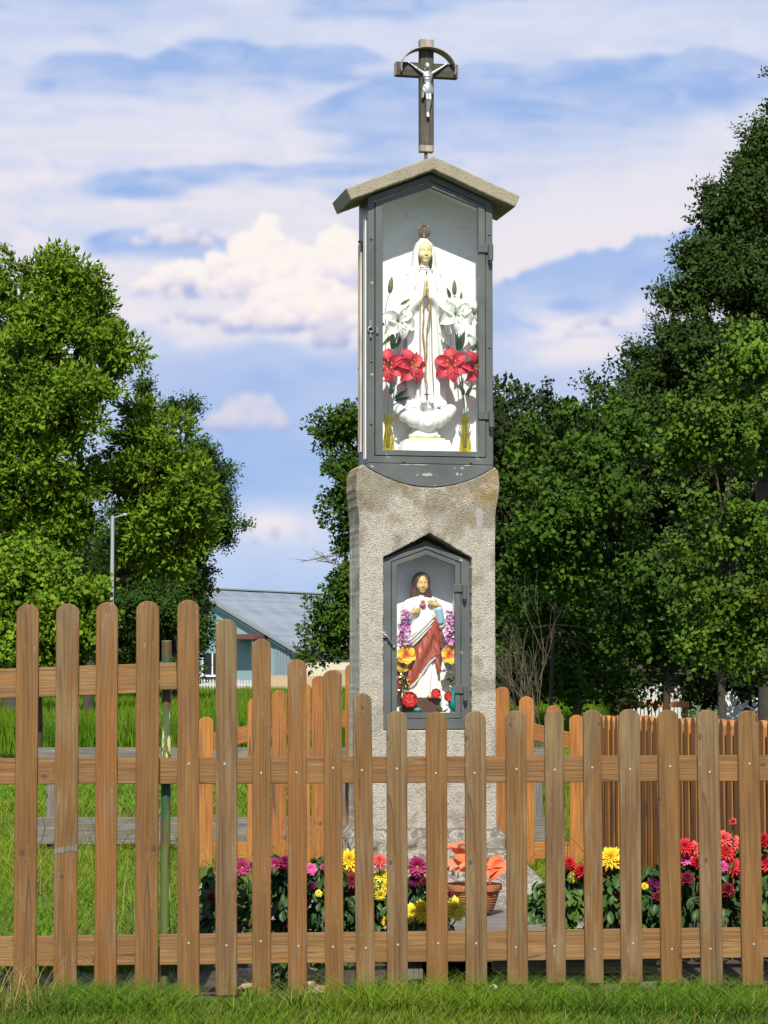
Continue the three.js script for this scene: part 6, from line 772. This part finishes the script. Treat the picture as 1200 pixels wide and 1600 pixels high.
// ------------------------------------------------------------------ far house, its fence, street lamp
{
  const d = 132, k = d / F, turn = -36 * DEG, X = (px) => (px - 600) * k, Y = (py) => 1.24 + (1055 - py) * k;
  const corner = new V3(X(462), 0, -d), wG = (462 - 138) * k / Math.cos(turn), LEN = 26, eave = Y(1011), ridge = Y(916), H = thing('house', 'pale blue house with grey metal roof beyond the meadow', 'house', corner, turn);
  // local: gable wall along -x from the corner at z=0 facing +z, the house runs back along -z
  const wall = std([0.19, 0.31, 0.335], 0.85), dark = std([0.05, 0.03, 0.025], 0.7), zinc = new THREE.MeshStandardMaterial({ roughness: 0.5, map: tex(256, 256, (u, v) => { const a = fb2(u * 4, v * 4, 4, 4, 811, 5), s = fb2(u * 30, v * 2, 30, 2, 812, 3); return mix3([0.15, 0.185, 0.23], [0.21, 0.245, 0.29], sst(0.3, 0.7, a * 0.6 + s * 0.4)); }) }); zinc.map.repeat.set(0.2, 0.2);
  const gw = extr([[-wG, 0], [0, 0], [0, eave], [-wG / 2, ridge - 0.25], [-wG, eave]], 0.3); gw.translate(0, 0, -0.3); part('gable_wall', gw, wall, H);
  part('side_wall', rbox(0.3, eave, LEN - 0.31, 0.01).translate(-0.15, eave / 2, -LEN / 2 - 0.155), wall, H); part('side_wall', rbox(0.3, eave, LEN - 0.31, 0.01).translate(-wG + 0.15, eave / 2, -LEN / 2 - 0.155), wall, H);
  const sl = Math.atan2(ridge - eave, wG / 2), sL = (wG / 2 + 0.5) / Math.cos(sl);
  for (const s of [1, -1]) { const R2 = sub('roof_slope', H); R2.position.set(-wG / 2, ridge, -LEN / 2 + 0.3); R2.rotation.z = -s * sl; const n = 13, cw = LEN / n; for (let i = 0; i < n; i++) { const g = rbox(sL, 0.07, cw - 0.02, 0.01); boxUV(g); part('roof_sheet', g, zinc, R2).position.set(s * sL / 2, 0.035 + (i % 2) * 0.012, -LEN / 2 + cw * (i + 0.5)); } }
  const cap2 = rbox(0.7, 0.12, LEN + 0.1, 0.03); part('ridge_cap', cap2, std([0.26, 0.31, 0.32], 0.5), H).position.set(-wG / 2, ridge + 0.06, -LEN / 2 + 0.3);
  const vg = rbox(sL, 0.22, 0.09, 0.01); const vb = part('verge_board', vg, std([0.22, 0.25, 0.28], 0.6), H); vb.position.set(-wG / 2 + Math.cos(sl) * sL / 2, ridge - Math.sin(sl) * sL / 2 - 0.08, 0.36); vb.rotation.z = -sl;
  const lx = (px) => (X(px) - corner.x) / Math.cos(turn), can = sub('porch_roof', H), cg = rbox(2.3, 0.32, 1.3, 0.03); part('fascia', cg, std([0.12, 0.055, 0.045], 0.6), can).position.set(lx(392), Y(995), 0.7); for (const q of [-1.0, 1.0]) part('bracket', rbox(0.09, 1.9, 0.09, 0.01), std([0.2, 0.16, 0.13], 0.7), can).position.set(lx(392) + q, Y(995) - 1.1, 1.2);
  const wn = sub('window', H); part('pane', rbox(1.5, 1.25, 0.03, 0.005), std([0.015, 0.017, 0.02], 0.15), wn).position.set(lx(326), Y(1037), 0.02); part('sill', rbox(1.8, 0.12, 0.24, 0.01), M.white, wn).position.set(lx(326), Y(1037) - 0.7, 0.1); for (const q of [-1, 0, 1]) part('frame', rbox(0.08, 1.25, 0.07, 0.005), M.white, wn).position.set(lx(326) + q * 0.75, Y(1037), 0.03);
  const pn = sub('metal_panel', H), pm = std([0.2, 0.25, 0.29], 0.5); for (let i = 0; i < 10; i++) part('rib_sheet', rbox(0.1, 1.6, 0.05 + (i % 2) * 0.05, 0.005), pm, pn).position.set(lx(430) + i * 0.115, Y(1036), 0.04);
  const AX = thing('annex', 'low cream walled annex beside the blue house', 'outbuilding', [X(512), 0, -d + 1], 0); part('wall', rbox(3.2, Y(1030), 3, 0.02).translate(0, Y(1030) / 2, 0), std([0.5, 0.47, 0.38], 0.9), AX); part('roof', rbox(3.8, 0.16, 3.8, 0.02).translate(0, Y(1022), 0), std([0.06, 0.055, 0.05], 0.8), AX); part('door', rbox(0.9, 1.5, 0.06, 0.01).translate(0.6, 0.8, 1.53), std([0.3, 0.28, 0.24], 0.8), AX);
  function farFence(label, px0, px1, y0, y1, dd, n, mat, w = 0.09) { const k2 = dd / F, o = new V3((px0 - 600) * k2, 0, -dd), W = (px1 - px0) * k2, h0 = 1.24 + (1055 - y0) * k2, Fn = thing('far_fence', label, 'fence', o), g = extr([[-w / 2, 0], [w / 2, 0], [w / 2, h0 - 0.06], [0, h0], [-w / 2, h0 - 0.06]], 0.025); for (let i = 0; i <= n; i++) { const m = part('picket', g, mat, Fn); m.position.set(W * i / n, 0.05 * hash(i, 2), 0); m.rotation.z = (hash(i, 7) - 0.5) * 0.03; } for (const y of [0.3, 0.75]) part('rail', rbox(W + 0.1, 0.08, 0.04, 0.005).translate(W / 2, h0 * y, -0.025), mat, Fn); }
  farFence('pale grey picket fence before the blue house', 150, 428, 1062, 1087, 112, 62, std([0.48, 0.47, 0.43], 0.85), 0.085);
  farFence('tan board fence before the cream annex', 424, 545, 1055, 1080, 111, 22, std([0.42, 0.32, 0.2], 0.85), 0.16);
  farFence('white picket fence seen in the gap under the trees', 990, 1060, 1070, 1092, 50, 12, std([0.5, 0.5, 0.48], 0.8), 0.06);
  const WL = thing('far_wall', 'white wall glimpsed under the trees at the right edge', 'wall', [(1158 - 600) * 52 / F, 0, -52]); part('wall_panel', rbox(0.8, 1.15, 0.2, 0.01).translate(0.0, 0.62, 0), M.white, WL); part('base_course', rbox(0.86, 0.14, 0.26, 0.01).translate(0, 0.0, 0), std([0.4, 0.38, 0.35], 0.9), WL);
  const BD = thing('orange_board', 'low orange brown timber board under the trees before the white fence', 'board', [(1020 - 600) * 49 / F, 0, -49]); part('plank', rbox(1.5, 0.12, 0.06, 0.01).translate(0, 0.62, 0), std([0.45, 0.17, 0.05], 0.8), BD); for (const x of [-0.7, 0.7]) part('stake', rbox(0.06, 0.7, 0.05, 0.005).translate(x, 0.3, -0.06), std([0.3, 0.15, 0.06], 0.8), BD);
  const ld = 40.6, lp0 = at(176, 806, ld), LMP = thing('street_lamp', 'slim pale street lamp with a short arm among the left trees', 'street lamp', [lp0.x, 0, -ld]), lm = std([0.3, 0.32, 0.34], 0.5);
  const pole = new THREE.CylinderGeometry(0.03, 0.048, lp0.y, 12); pole.translate(0, lp0.y / 2, 0); part('pole', pole, lm, LMP); part('arm', tube([new V3(0, lp0.y - 0.04, 0), new V3(0.1, lp0.y - 0.01, 0), new V3(0.2, lp0.y + 0.01, 0)], 0.012, 0.01, 8), lm, LMP); part('lamp_head', new RoundedBoxGeometry(0.08, 0.05, 0.07, 2, 0.02).translate(0.22, lp0.y + 0.02, 0), lm, LMP);
}
renderer.render(scene, camera);
